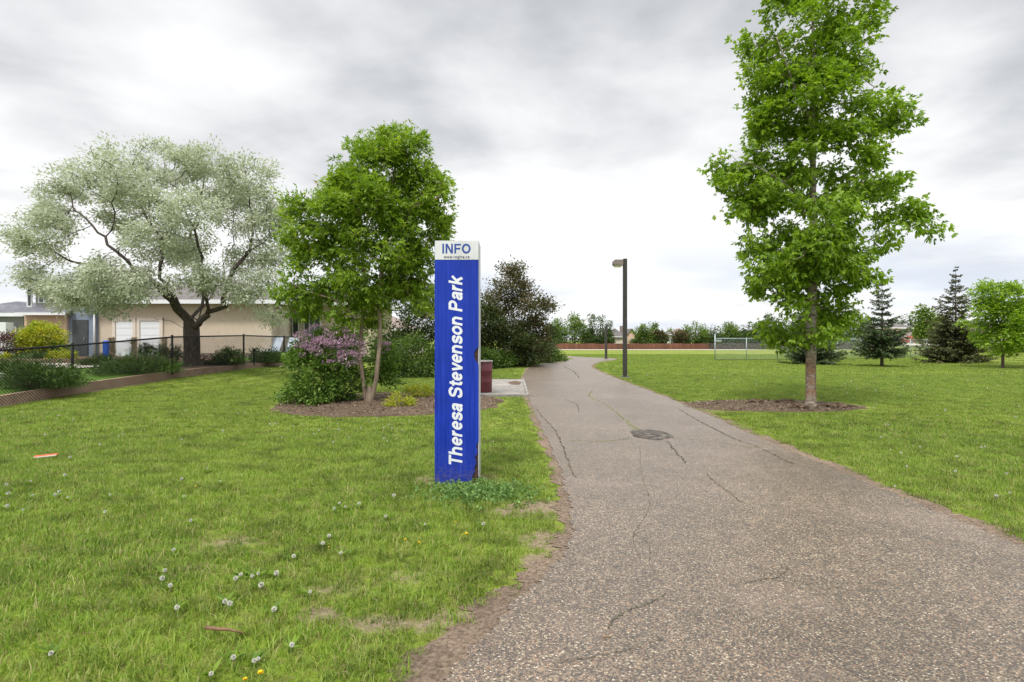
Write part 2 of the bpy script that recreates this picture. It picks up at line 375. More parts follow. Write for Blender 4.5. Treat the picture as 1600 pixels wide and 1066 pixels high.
M['lf_hedge'] = leafmat('leaf_hedge', [(0, (.04, .075, .015)), (.5, (.085, .15, .026)), (1, (.16, .24, .045))], .35, .5)
M['lf_lilac'] = leafmat('leaf_lilac', [(0, (.055, .115, .02)), (.5, (.12, .22, .035)), (1, (.26, .39, .08))], .35, .5)
M['fl_lilac'] = leafmat('petal_lilac', [(0, (.22, .15, .20)), (.4, (.42, .27, .37)), (.75, (.62, .42, .53)), (1, (.76, .62, .68))], .3, .6, tcol=(1, .9, 1))
M['lf_yellow'] = leafmat('leaf_yellow', [(0, (.12, .19, .02)), (.45, (.30, .38, .03)), (.8, (.62, .58, .04)), (1, (.72, .50, .06))], .35, .5)
M['lf_juniper'] = leafmat('needle_juniper', [(0, (.03, .06, .015)), (.5, (.07, .125, .028)), (1, (.13, .20, .045))], .2, .6)
M['lf_red'] = leafmat('leaf_red', [(0, (.03, .012, .014)), (.5, (.08, .03, .035)), (1, (.17, .08, .07))], .25, .5)
M['lf_far'] = leafmat('leaf_far', [(0, (.07, .12, .025)), (.5, (.135, .215, .04)), (1, (.24, .33, .07))], .35, .8, .08)
M['lf_fardark'] = leafmat('leaf_far_dark', [(0, (.04, .068, .025)), (.5, (.072, .12, .038)), (1, (.13, .18, .055))], .3, .8, .08)
M['lf_clover'] = leafmat('leaf_clover', [(0, (.08, .15, .035)), (.5, (.15, .27, .07)), (1, (.26, .40, .13))], .3, .5)
M['blossom'] = leafmat('petal_white', [(0, (.6, .6, .58)), (1, (.85, .85, .82))], .3, .6)

# ------------------------------------------------------------------ terrain
FY = np.array([5.0, 10.0, 14.3, 16.2, 19.2, 24.0, 28.0, 40.0, 60.0])         # along the garden fence
FXx = np.array([-13.7, -13.3, -12.87, -12.5, -11.45, -11.3, -11.2, -11.0, -11.0])
FB = np.array([-.15, -.12, -.08, .04, .285, .36, .33, .30, .2])               # grass level at the fence
FT = np.array([.05, .10, .18, .32, .54, .57, .52, .50, .45])                  # top of the low wall
def fence_x(y): return np.interp(y, FY, FXx)
def fence_b(y): return np.interp(y, FY, FB)
def fence_t(y): return np.interp(y, FY, FT)
def h(x, y):
    x = np.asarray(x, float); y = np.asarray(y, float)
    left = fence_b(y) * sst(0, 1, (-7.5 - x) / (-7.5 - fence_x(y)))
    far = -1.15 * np.clip((y - 50) / 112, 0, 1) ** .85 * sst(-200, -12, x) * (1 - sst(0, 25, x - .70 * y))
    berm = 1.0 * sst(0, 14, x - .70 * y) * sst(26, 50, y) * (1 - sst(75, 100, y)) + 1.75 * sst(72, 102, y) * sst(-14, -4, x - .70 * y)
    far2 = -.45 * sst(0, 1, (y - 160) / 40)
    return left + far * 1.0 + berm * .8 + 0 * far2
def sheet_grid(xs, ys): 
    X, Y = np.meshgrid(xs, ys); Z = h(X, Y); n, mm = X.shape
    V = np.stack([X, Y, Z], -1).reshape(-1, 3)
    i = np.arange((n - 1) * (mm - 1)); r, c_ = i // (mm - 1), i % (mm - 1)
    a = r * mm + c_
    return V, np.stack([a, a + 1, a + mm + 1, a + mm], 1)
xs = np.unique(np.concatenate([np.linspace(-900, -60, 22), np.linspace(-60, -20, 20), np.linspace(-20, -5, 40), np.linspace(-5, 20, 14), np.linspace(20, 100, 45), np.linspace(100, 900, 22)]))
ys = np.unique(np.concatenate([np.linspace(-60, 4, 10), np.linspace(4, 34, 50), np.linspace(34, 180, 70), np.linspace(180, 1500, 20)]))
V, Fc = sheet_grid(xs, ys)
tag(mk('ground', V, Fc, M['lawn'], smooth=True), 'wide green park lawn reaching to the far houses', 'lawn', kind='structure')

# ------------------------------------------------------------------ path
def catmull(P, n):
    P = np.asarray(P, float); P = np.vstack([2 * P[0] - P[1], P, 2 * P[-1] - P[-2]])
    o = []
    for i in range(1, len(P) - 2):
        for t in np.linspace(0, 1, n, endpoint=False):
            a, b_, c_, d = P[i - 1], P[i], P[i + 1], P[i + 2]
            o.append(.5 * ((2 * b_) + (-a + c_) * t + (2 * a - 5 * b_ + 4 * c_ - d) * t * t + (-a + 3 * b_ - 3 * c_ + d) * t ** 3))
    o.append(P[-2]); return np.array(o)
Lk = [(-3.2, -4), (-1.7, .5), (-.75, 2.0), (-.30, 2.7), (-.03, 3.35), (.22, 3.85), (.42, 4.35), (.52, 4.95), (.57, 5.95), (.59, 7.5), (.55, 9.5), (.50, 12.0), (.46, 16), (.50, 24), (.95, 32), (2.2, 39.0), (3.7, 43.2), (5.0, 46.6), (5.05, 49), (4.4, 52.5), (3.6, 56), (1.0, 64), (-4, 74)]
Rk = [(3.2, -4), (3.6, .5), (3.75, 2.0), (3.82, 2.7), (3.88, 3.35), (3.9, 3.85), (3.92, 4.35), (3.93, 4.95), (3.95, 5.95), (3.97, 7.5), (4.03, 9.5), (4.15, 12.0), (4.26, 16), (4.3, 24), (4.55, 32), (5.5, 38.0), (7.2, 43.0), (8.6, 46.6), (8.4, 49), (7.2, 53.5), (6.4, 58), (4.0, 67), (-1, 78)]
LE, RE = catmull(Lk, 14), catmull(Rk, 14)
def ladder(A, B, z, nx=6, wob=None):
    V = []; n = len(A)
    for i in range(n):
        for j in range(nx + 1):
            t = j / nx; q = A[i] * (1 - t) + B[i] * t; V.append((q[0], q[1], float(h(q[0], q[1])) + z))
    Fq = [(i * (nx + 1) + j, i * (nx + 1) + j + 1, (i + 1) * (nx + 1) + j + 1, (i + 1) * (nx + 1) + j) for i in range(n - 1) for j in range(nx)]
    return V, Fq
def resamp(E, m):
    d = np.r_[0, np.cumsum(np.linalg.norm(np.diff(E, axis=0), axis=1))]
    # keep correspondence by parameter, only densify
    t = np.linspace(0, len(E) - 1, m); i = np.arange(len(E))
    return np.stack([np.interp(t, i, E[:, 0]), np.interp(t, i, E[:, 1])], 1)
LE2, RE2 = resamp(LE, 1500), resamp(RE, 1500)
wob = noise1(np.arange(1500) * .22, 1) * .022 + noise1(np.arange(1500) * .055, 3) * .03 + rng.normal(0, .004, 1500)
wob2 = noise1(np.arange(1500) * .22, 5) * .022 + noise1(np.arange(1500) * .055, 8) * .03 + rng.normal(0, .009, 1500)
PL = LE2.copy(); PL[:, 0] += wob; PR = RE2.copy(); PR[:, 0] += wob2
V, Fq = ladder(PL, PR, .013, 4)
path = tag(mk('path', V, Fq, M['path']), 'asphalt footpath with exposed gravel running away and bending at the hedge', 'path', kind='structure')
DL = PL.copy(); DL[:, 0] -= .11 + .16 * (1 - sst(3.0, 4.6, PL[:, 1])) + .09 * noise1(np.arange(1500) * .05, 2); DR = PR.copy(); DR[:, 0] += .20 + .08 * noise1(np.arange(1500) * .06, 4)
V, Fq = ladder(DL, DR, .006, 4)
tag(mk('path_verge', V, Fq, M['dirt']), 'bare pinkish dirt showing along both edges of the asphalt path', 'dirt verge', kind='structure')

def strip(pts, w, z, name, mat, parent, jit=.5, seed=1):
    """thin irregular ribbon lying on the ground"""
    P = catmull(pts, 16); n = len(P); r = np.random.default_rng(seed)
    P = P + r.normal(0, w * .35, P.shape)
    T = np.gradient(P, axis=0); T /= np.linalg.norm(T, axis=1)[:, None] + 1e-9; N = np.stack([-T[:, 1], T[:, 0]], 1)
    ww = w * .8 * np.clip(noise1(np.arange(n) * .7, seed) * .7 + .35 + r.random(n) * .6, .03, 1.6)
    ww[0] = ww[-1] = 0.001
    A = P + N * ww[:, None] / 2; B = P - N * ww[:, None] / 2
    V = [(a[0], a[1], z) for a in A] + [(b_[0], b_[1], z) for b_ in B]
    Fq = [(i, i + 1, n + i + 1, n + i) for i in range(n - 1)]
    return mk(name, V, Fq, mat, parent)
def gp(L): return [gnd(a, b_)[:2] for a, b_ in L]
ZC = .0175
strip(gp([(925, 611), (921, 620), (945, 632), (958, 642), (975, 656), (990, 668), (1003, 674)]), .045, ZC, 'crack', M['greencrack'], path, seed=2)
strip(gp([(1042, 690), (1050, 700), (1060, 712), (1072, 726)]), .03, ZC, 'crack', M['crack'], path, seed=3)
strip(gp([(1104, 742), (1120, 758), (1140, 772), (1160, 788)]), .018, ZC, 'crack', M['crack'], path, seed=4)
strip(gp([(888, 690), (930, 691), (965, 689), (985, 686)]), .03, ZC, 'crack', M['greencrack'], path, seed=5)
strip(gp([(1050, 686), (1090, 689), (1130, 694), (1190, 702)]), .022, ZC, 'crack', M['greencrack'], path, seed=6)
strip(gp([(950, 986), (962, 970), (985, 956), (1015, 946), (1045, 928)]), .014, ZC, 'crack', M['crack'], path, seed=7)
strip(gp([(1165, 915), (1190, 909), (1215, 905), (1232, 890)]), .014, ZC, 'crack', M['crack'], path, seed=8)
strip(gp([(870, 1040), (930, 1030), (990, 1018), (1035, 1003)]), .010, ZC, 'crack', M['crack'], path, seed=9)
strip(gp([(1060, 640), (1085, 655), (1110, 668), (1150, 688), (1190, 702), (1240, 728)]), .03, ZC, 'crack', M['crack'], path, seed=10)
strip(gp([(838, 640), (850, 655), (866, 672), (875, 690), (885, 715), (898, 750)]), .028, ZC, 'crack', M['crack'], path, seed=11)
strip(gp([(880, 573), (895, 580), (905, 592)]), .07, ZC, 'crack', M['crack'], path, seed=12)
strip(gp([(880, 625), (900, 632), (905, 645)]), .03, ZC, 'crack', M['crack'], path, seed=13)
strip(gp([(1000, 700), (1002, 740), (1015, 790), (990, 840), (1002, 880)]), .006, ZC, 'crack', M['crack'], path, seed=14)
strip(gp([(960, 820), (1010, 850), (1015, 880)]), .006, ZC, 'crack', M['crack'], path, seed=15)
# dark patch repair
def blob_sheet(cx, cy, rx, ry, z, name, mat, parent=None, seed=1, amp=.15, n=60, dome=0, rings=1, follow=True, **tg):
    V = [(cx, cy, (float(h(cx, cy)) if follow else 0) + z + dome)]; Fq = []
    for q in range(1, rings + 1):
        f = q / rings
        for i in range(n):
            t = 2 * math.pi * i / n; rr = 1 + amp * float(noise1(t * 2.0 if False else math.cos(t) * 2 + math.sin(t) * 3, seed))
            x, y = cx + rx * rr * f * math.cos(t), cy + ry * rr * f * math.sin(t)
            V.append((x, y, (float(h(x, y)) if follow else 0) + z + dome * (1 - f * f) + (float(noise2(x * 3, y * 3, seed)) * dome * .35 if q < rings else 0)))
    for i in range(n): Fq.append((0, 1 + i, 1 + (i + 1) % n))
    for q in range(1, rings):
        a, b_ = 1 + (q - 1) * n, 1 + q * n
        for i in range(n): j = (i + 1) % n; Fq.append((a + i, b_ + i, b_ + j, a + j))
    o = mk(name, V, Fq, mat, parent, smooth=True)
    if tg: tag(o, **tg)
    return o
pc = gnd(1017, 680); blob_sheet(pc[0], pc[1], .33, .50, .0175, 'repair_patch', M['patch'], path, 7, .16)

# beds
BED1 = (-3.05, 14.5, 2.85, 2.75)
blob_sheet(*BED1, .008, 'mulch_bed', M['mulch'], seed=2, amp=.07, dome=.05, rings=14, n=90, label='brown mulch bed round the twin trunk tree and the lilac', cat='mulch bed', kind='structure')
BED2 = (6.25, 13.75, 2.15, 1.22)
blob_sheet(*BED2, .008, 'mulch_bed', M['mulch'], seed=6, amp=.07, dome=.04, rings=14, n=90, label='bare brown soil ring round the tall tree beside the path', cat='soil bed', kind='structure')
# concrete pad
mb = MB(); mb.b2(-1.75, .40, 16.0, 22.4, -.1, .05)
tag(mb.build('pavement', M['concrete'], bevel=.012), 'grey concrete pad beside the path under the maroon bin', 'concrete pad', kind='structure')
mb = MB(); mb.b2(-1.75, .44, 15.9, 16.0, -.1, .075); mb.b2(.40, .48, 16.0, 22.4, -.1, .075)
tag(mb.build('kerb', M['concrete'], bevel=.01), 'low pale concrete edging round the pad', 'edging', kind='structure')
blob_sheet(.1, 20.4, .22, .9, .054, 'dirt_stain', M['mulch'], seed=3, amp=.3, follow=False, label='brown dirt patch washed onto the concrete pad', cat='dirt', kind='structure')
# far tracks
V = [];
def quadsheet(name, pts, mat, z, **tg):
    V = [(x, y, float(h(x, y)) + z) for x, y in pts]; o = mk(name, V, [tuple(range(len(pts)))], mat); tag(o, **tg); return o
xs_ = np.linspace(-20, 64, 40)
A = np.stack([xs_, 140 + 0 * xs_], 1); B = np.stack([xs_, 158.5 + 0 * xs_], 1)
V, Fq = ladder(A, B, .05, 12); tag(mk('path', V, Fq, M['gravel']), 'pale gravel track along the far brown fence', 'path', kind='structure')
xs_ = np.linspace(54, 130, 60)
A = np.stack([xs_, 92 + 0 * xs_], 1); B = np.stack([xs_, 106 + 0 * xs_], 1)
V, Fq = ladder(A, B, .12, 10); tag(mk('road', V, Fq, M['gravel']), 'grey road behind the chain link fence at the right', 'road', kind='structure')

# ------------------------------------------------------------------ garden behind the fence
def garden_z(x, y):
    ft = fence_t(y); return ft + (0.62 - ft) * sst(0, 1, (fence_x(y) - .3 - x) / 6.0)
gx = np.r_[0, .1, .3, .6, 1, 1.6, 2.4, 3.4, 4.6, 6, 8, 12, 20, 40]
gy = np.unique(np.r_[np.linspace(5, 30, 50), np.linspace(30, 60, 12)])
V = []
for y in gy:
    for g_ in gx:
        x = float(fence_x(y)) - .08 - g_; V.append((x, y, float(garden_z(x, y)) - .012))
n = len(gx); Fq = [(i * n + j, (i + 1) * n + j, (i + 1) * n + j + 1, i * n + j + 1) for i in range(len(gy) - 1) for j in range(n - 1)]
M['gardenlawn'] = soil('garden_lawn', [(.3, (.05, .10, .018)), (.5, (.10, .19, .03)), (.7, (.16, .25, .05))], 18, 1, .05)
tag(mk('garden_ground', V, [f[::-1] for f in Fq], M['gardenlawn'], smooth=True), 'garden lawn behind the black fence', 'lawn', kind='structure')
def gsheet(name, X0, X1, Y0, Y1, z, mat, **tg):
    nx, ny = 10, 8; V = [(x, y, float(garden_z(x, y)) + z) for y in np.linspace(Y0, Y1, ny) for x in np.linspace(X0, X1, nx)]
    Fq = [(i * nx + j, i * nx + j + 1, (i + 1) * nx + j + 1, (i + 1) * nx + j) for i in range(ny - 1) for j in range(nx - 1)]
    tag(mk(name, V, Fq, mat), **tg)
gsheet('driveway', -34, -15.2, 19.8, 23.6, .02, M['gravel'], label='pale driveway in front of the peach coloured house', cat='driveway', kind='structure')
gsheet('garden_bed', -34, -15.2, 24.0, 32.6, .02, M['mulch'], label='dark planting bed between driveway and house', cat='bed', kind='structure')
gsheet('garden_bed', -13.2, -11.55, 19.6, 32, .02, M['mulch'], label='planting bed behind the fence under the silver tree', cat='bed', kind='structure')
mb = MB(); mb.b2(-34, -15.0, 23.68, 23.88, .5, .80); tag(mb.build('timber_edging', M['timber'], bevel=.01), 'long brown timber edging between driveway and planting bed', 'garden edging')
mb = MB(); mb.b2(-19, -14.6, 16.6, 16.75, .3, .62); tag(mb.build('stone_edging', M['concrete'], bevel=.02), 'short pale stone edging near the left end of the black fence', 'garden edging')

# low wall
mb = MB(); wy = np.linspace(6, 44, 60)
V = []; Fq = []
for i, y in enumerate(wy):
    x = float(fence_x(y)); t_ = float(fence_t(y)); b_ = float(fence_b(y)) - .25
    V += [(x + .05, y, b_), (x + .02, y, t_ + .012), (x - .12, y, t_ + .012), (x - .12, y, b_)]
for i in range(len(wy) - 1):
    a = i * 4
    for j in range(3): Fq.append((a + j, a + j + 1, a + 5 + j, a + 4 + j))
Fq.append((0, 1, 2, 3)); e = (len(wy) - 1) * 4; Fq.append((e + 3, e + 2, e + 1, e))
m, k, out = material('wall_blocks'); b = k.n('ShaderNodeBsdfPrincipled'); g_ = k.n('ShaderNodeNewGeometry')
sp = k.n('ShaderNodeSeparateXYZ'); k.l(g_.outputs['Position'], sp.inputs[0]); cb = k.n('ShaderNodeCombineXYZ'); k.l(sp.outputs[1], cb.inputs[0]); k.l(sp.outputs[2], cb.inputs[1])
nz = k.noise(g_.outputs['Position'], 3, 5, .65); c = k.ramp(nz, [(.3, (.34, .22, .15)), (.5, (.46, .32, .225)), (.7, (.54, .39, .28))])
c = k.mix(1.0, c, k.ramp(k.noise(g_.outputs['Position'], 30, 4, .7), [(.3, .75), (.7, 1.2)]), 'MULTIPLY')
k.l(c, b.inputs['Base Color']); b.inputs['Roughness'].default_value = .9; k.l(b.outputs[0], out.inputs[0]); M['wallblocks'] = m
tag(mk('retaining_wall', V, Fq, M['wallblocks']), 'low brown retaining wall along the foot of the black chain link fence', 'wall')
# pale dead-grass strip at its foot
A = np.stack([fence_x(wy) + .04, wy], 1); B = np.stack([fence_x(wy) + .22 + .05 * noise1(wy * 3), wy], 1)
V, Fq = ladder(A, B, .012, 2); tag(mk('wall_verge', V, Fq, M['dirt']), 'strip of dry soil along the foot of the low brown wall', 'dirt verge', kind='structure')

# ------------------------------------------------------------------ chain link fences
def wires(P0, P1, zb0, zb1, zt0, zt1, sp, w, mbq):
    """diagonal wires on a straight panel between two plan points"""
    P0 = np.array(P0, float); P1 = np.array(P1, float); L = np.linalg.norm(P1 - P0); d = (P1 - P0) / L; nrm = np.array([-d[1], d[0]])
    H = ((zt0 - zb0) + (zt1 - zb1)) / 2
    def pt(s, v): # s along, v 0..1 height
        f = s / L; q = P0 + d * s; zb = zb0 + (zb1 - zb0) * f; zt = zt0 + (zt1 - zt0) * f
        return np.array([q[0], q[1], zb + (zt - zb) * v])
    for sg in (1, -1):
        s = -H if sg == 1 else 0
        while s < (L if sg == 1 else L + H):
            # wire from v=0 at s to v=1 at s + sg*H
            v0, v1 = 0.0, 1.0
            e0, e1 = s, s + sg * H
            if sg == 1:
                if e0 < 0: v0 = -e0 / H
                if e1 > L: v1 = (L - e0) / H
            else:
                if e0 > L: v0 = (e0 - L) / H
                if e1 < 0: v1 = e0 / H
            if v1 > v0 + .01:
                a, b_ = pt(s + sg * H * v0, v0), pt(s + sg * H * v1, v1)
                t = b_ - a; t /= np.linalg.norm(t); n3 = np.array([nrm[0], nrm[1], 0]); q = np.cross(t, n3)
                off = n3 * w * .5 * sg
                vs_ = []
                for e in (a, b_):
                    for an in (0, 2.094, 4.189): vs_.append(e + off + w / 2 * (q * math.cos(an) + n3 * math.sin(an)))
                mbq.add(vs_, [(0, 1, 4, 3), (1, 2, 5, 4), (2, 0, 3, 5)])
            s += sp
fe = empty('chain_link_fence', (float(fence_x(14)), 14, 0), 'black chain link fence with top rail along the garden at the left', 'fence')
fyp = [7.4, 10.2, 13.2, 16.2, 19.2, 24.0, 28.0, 32.0, 36]
RAIL = np.array([1.02, 1.06, 1.27, 1.44, 1.67, 1.72, 1.70, 1.70, 1.7])
FRX = FYr = None
railY = np.array([5.0, 10.0, 14.3, 16.2, 19.2, 24.0, 28.0, 40.0, 60.0])
railZ = np.array([.98, 1.12, 1.325, 1.435, 1.685, 1.765, 1.73, 1.7, 1.7])
def rail_z(y): return float(np.interp(y, railY, railZ))
mq = MB(); yy = list(np.linspace(7, 36, 24))
pts = sorted(set([round(float(a), 3) for a in list(np.linspace(7.4, 36, 12)) + fyp]))
for a, b_ in zip(pts[:-1], pts[1:]):
    wires((fence_x(a) + .09, a), (fence_x(b_) + .09, b_), float(fence_b(a)) + .01, float(fence_b(b_)) + .01, rail_z(a), rail_z(b_), .088, .009, mq)
mq.build('chain_link_mesh', M['blackmetal'], fe)
mb = MB(); mb.tube([(float(fence_x(y)) + .045, y, rail_z(y) + .01) for y in np.linspace(7.4, 36, 40)], .028, 8); mb.build('top_rail', M['blackmetal'], fe, smooth=True)
for y in fyp:
    mb = MB(); x = float(fence_x(y)) + .0; mb.tube([(x - .02, y, float(fence_t(y)) - .1), (x - .02, y, rail_z(y) + .03)], .037, 10); mb.lathe((x - .02, y, rail_z(y) + .03), [(.04, 0), (.045, .015), (.03, .045), (.001, .055)], 10)
    mb.build('post', M['blackmetal'], fe, smooth=True)

f2 = empty('chain_link_fence', (16, 44, float(h(16, 44))), 'pale galvanised chain link fence across the lawn behind the tall tree', 'fence')
def fx2(px, Y): return ((px - 800) / F * Y, Y)
line2 = [fx2(1117, 44), fx2(1166, 44.3), fx2(1214, 44.6), fx2(1262, 45), fx2(1308, 45.8), fx2(1352, 46.8), fx2(1392, 50), fx2(1422, 54), fx2(1448, 58), fx2(1470, 62), fx2(1492, 66), fx2(1520, 72)]
mq = MB(); mr = MB()
HT = 1.70
for a, b_ in zip(line2[:-1], line2[1:]):
    wires(a, b_, float(h(*a)) + .05, float(h(*b_)) + .05, float(h(*a)) + HT, float(h(*b_)) + HT, .11, .0045, mq)
mr.tube([(x, y, float(h(x, y)) + HT) for x, y in line2], .026, 8)
mr2 = MB(); mr2.tube([(x, y, float(h(x, y)) + .06) for x, y in line2], .014, 6)
mq.build('chain_link_mesh', M['galv'], f2); mr.build('top_rail', M['galv'], f2, True); mr2.build('bottom_wire', M['blackmetal'], f2, True)
for i, (x, y) in enumerate(line2):
    mb = MB(); z = float(h(x, y)); hh = HT + (.32 if i == 0 else .03); mb.tube([(x, y - .04, z - .05), (x, y - .04, z + hh)], .045 if i == 0 else .032, 10); mb.lathe((x, y - .04, z + hh), [(.045, 0), (.04, .03), (.001, .05)], 10)
    mb.build('post', M['galv'], f2, True)
mb = MB(); a = line2[0]; mb.b2(a[0] + .08, a[0] + .5, a[1] - .07, a[1] - .05, float(h(*a)) + 1.45, float(h(*a)) + 1.6); mb.build('plate', M['galv'], f2)
# second, farther fence piece whose end post stands just behind
f3 = empty('chain_link_fence', (27.5, 58, float(h(27.5, 58))), 'farther grey chain link fence end seen through the first', 'fence')
l3 = [fx2(1220, 58), fx2(1262, 59.5), fx2(1300, 61), fx2(1345, 62.5)]
mq = MB(); mr = MB()
for a, b_ in zip(l3[:-1], l3[1:]): wires(a, b_, float(h(*a)) + .05, float(h(*b_)) + .05, float(h(*a)) + 1.8, float(h(*b_)) + 1.8, .14, .0045, mq)
mr.tube([(x, y, float(h(x, y)) + 1.8) for x, y in l3], .035, 8); mq.build('chain_link_mesh', M['galv'], f3); mr.build('top_rail', M['galv'], f3, True)
for i, (x, y) in enumerate(l3):
    mb = MB(); z = float(h(x, y)); mb.tube([(x, y, z - .05), (x, y, z + 1.95 + (.25 if i == 0 else 0))], .06, 10); mb.build('post', M['galv'], f3, True)

# ------------------------------------------------------------------ information sign
SX0, SX1, SY = (679.5 - 800) / F * 6.29, (747.6 - 800) / F * 6.29, 6.29
ST = EYE + (HOR - 377) / F * SY
def sz(py): return EYE - (py - HOR) / F * SY
def sx(px): return (px - 800) / F * SY
sg = empty('information_sign', ((SX0 + SX1) / 2, SY, 0), 'tall blue information post with white lettering reading Theresa Stevenson Park', 'sign')
m, k, out = material('sign_rust'); b = k.n('ShaderNodeBsdfPrincipled'); tcn = k.n('ShaderNodeTexCoord')
k.l(k.ramp(k.noise(tcn.outputs['Object'], 22, 6, .7), [(.35, (.022, .014, .012)), (.6, (.07, .035, .022)), (.72, (.16, .07, .03))]), b.inputs['Base Color']); b.inputs['Roughness'].default_value = .9
k.l(b.outputs[0], out.inputs[0]); M['rust'] = m
def streaky(name, col, amt, rough):
    m, k, out = material(name); b = k.n('ShaderNodeBsdfPrincipled'); tcn = k.n('ShaderNodeTexCoord')
    mp = k.n('ShaderNodeMapping'); mp.inputs['Scale'].default_value = (38, 38, 1.3); k.l(tcn.outputs['Object'], mp.inputs[0])
    st = k.noise(mp.outputs[0], 1, 5, .7); bl = k.noise(tcn.outputs['Object'], 3, 4, .6)
    c = k.ramp(st, [(.25, tuple(x * (1 - amt) for x in col)), (.5, col), (.78, tuple(min(1, x * (1 + amt) + amt * .05) for x in col))])
    c = k.mix(1.0, c, k.ramp(bl, [(.3, .84), (.7, 1.10)]), 'MULTIPLY')
    sp = k.n('ShaderNodeSeparateXYZ'); k.l(tcn.outputs['Object'], sp.inputs[0]); spl = k.noise(tcn.outputs['Object'], 26, 5, .7)
    dirt = k.math('MULTIPLY', k.ramp(sp.outputs[2], [(0.0, 1.0), (.22, .25), (.5, 0.0)]), k.ramp(spl, [(.42, 0.0), (.62, .75)]))
    c = k.mix(dirt, c, (.14, .12, .09))
    c = k.mix(k.ramp(k.noise(tcn.outputs['Object'], 60, 3, .8), [(.66, 0.0), (.70, .35)]), c, tuple(min(1, x * .6 + .12) for x in col))
    k.l(c, b.inputs['Base Color']); b.inputs['Roughness'].default_value = rough; b.inputs['Specular IOR Level'].default_value = .3
    k.l(k.ramp(st, [(.3, rough - .1), (.7, rough + .1)]), b.inputs['Roughness'])
    k.l(b.outputs[0], out.inputs[0]); return m
M['signblue'] = streaky('sign_blue', (.006, .034, .38), .30, .42)
M['signwhite'] = streaky('sign_white', (.66, .68, .70), .05, .5)
M['signside'] = streaky('sign_side', (.55, .57, .60), .16, .5)
M['inkblue'] = pbr('ink_blue', (.03, .075, .33), .5, .3, 0, .1, 10); M['inkdark'] = pbr('ink_dark', (.06, .06, .09), .5, .3, 0, .1, 10); M['inkwhite'] = pbr('ink_white', (.74, .77, .82), .5, .3, 0, .04, 10)
DEP = .34
mb = MB(); mb.b2(SX0 + .006, SX1 - .006, SY + .012, SY + DEP, -.3, ST - .008); mb.build('core', M['rust'], sg)
def panel(outline, y0, y1, name, mat):
    n = len(outline); V = [(x, y0, z) for x, z in outline] + [(x, y1, z) for x, z in outline]
    Fq = [tuple(range(n))[::-1], tuple(range(n, 2 * n))] + [(i, (i + 1) % n, n + (i + 1) % n, n + i) for i in range(n)]
    bm = bmesh.new()
    vs_ = [bm.verts.new(Vector(v) - sg.location) for v in V]
    f0 = bm.faces.new([vs_[i] for i in range(n)]); f1 = bm.faces.new([vs_[i] for i in range(2 * n - 1, n - 1, -1)])
    for i in range(n): bm.faces.new([vs_[i], vs_[n + i], vs_[n + (i + 1) % n], vs_[(i + 1) % n]])
    bmesh.ops.triangulate(bm, faces=[f0, f1]); bmesh.ops.recalc_face_normals(bm, faces=bm.faces)
    me = bpy.data.meshes.new(name); bm.to_mesh(me); bm.free(); return link(name, me, mat, sg)
def panel(right, top, bot, name, mat):
    """flat board whose right edge is nibbled: right = [(x, z)...] from top to bottom"""
    n = len(right); V = []
    for y in (SY, SY + .009):
        for x, z in right: V += [(SX0, y, z), (x, y, z)]
    Fq = []
    for i in range(n - 1):
        a_ = 2 * i; Fq.append((a_, a_ + 2, a_ + 3, a_ + 1)); c_ = 2 * n + a_; Fq.append((c_, c_ + 1, c_ + 3, c_ + 2)); Fq.append((a_ + 1, a_ + 3, c_ + 3, c_ + 1)); Fq.append((a_, c_, c_ + 2, a_ + 2))
    Fq += [(0, 1, 2 * n + 1, 2 * n), (2 * n - 2, 4 * n - 2, 4 * n - 1, 2 * n - 1)]
    return mk(name, V, Fq, mat, sg)
edge_px = [(748, 406.4), (748, 542.6), (744.5, 545), (741.5, 550), (740.5, 556), (742, 561), (745, 566), (748, 569), (748, 690), (745.5, 693), (744, 698), (746, 704), (745, 710), (742.5, 714), (741, 716), (744, 719), (743.5, 726), (741, 731), (742, 737), (738, 744), (737, 756.9)]
panel([(min(SX1, sx(a_)), sz(b_)) for a_, b_ in edge_px], 0, 0, 'blue_panel', M['signblue'])
panel([(SX1, ST), (SX1, sz(405.8))], 0, 0, 'white_header', M['signwhite'])
mb = MB(); mb.b2(SX0, SX1, SY, SY + DEP + .01, ST, ST + .006); mb.build('top_cap', M['signwhite'], sg)
mb = MB(); mb.b2(SX1 - .003, SX1 + .004, SY + .011, SY + DEP + .004, .02, ST - .002); mb.build('side_panel', M['signside'], sg)
mb = MB(); mb.b2(SX0 - .004, SX0 + .003, SY + .011, SY + DEP + .004, .02, ST - .002); mb.build('side_panel', M['signblue'], sg)
def arc(cx, cy, rx, ry, a0, a1, n=14): return [(cx + rx * math.cos(R(a0 + (a1 - a0) * i / n)), cy + ry * math.sin(R(a0 + (a1 - a0) * i / n))) for i in range(n + 1)]
def cm_(P, n=5): return [tuple(q) for q in catmull(P, n)]
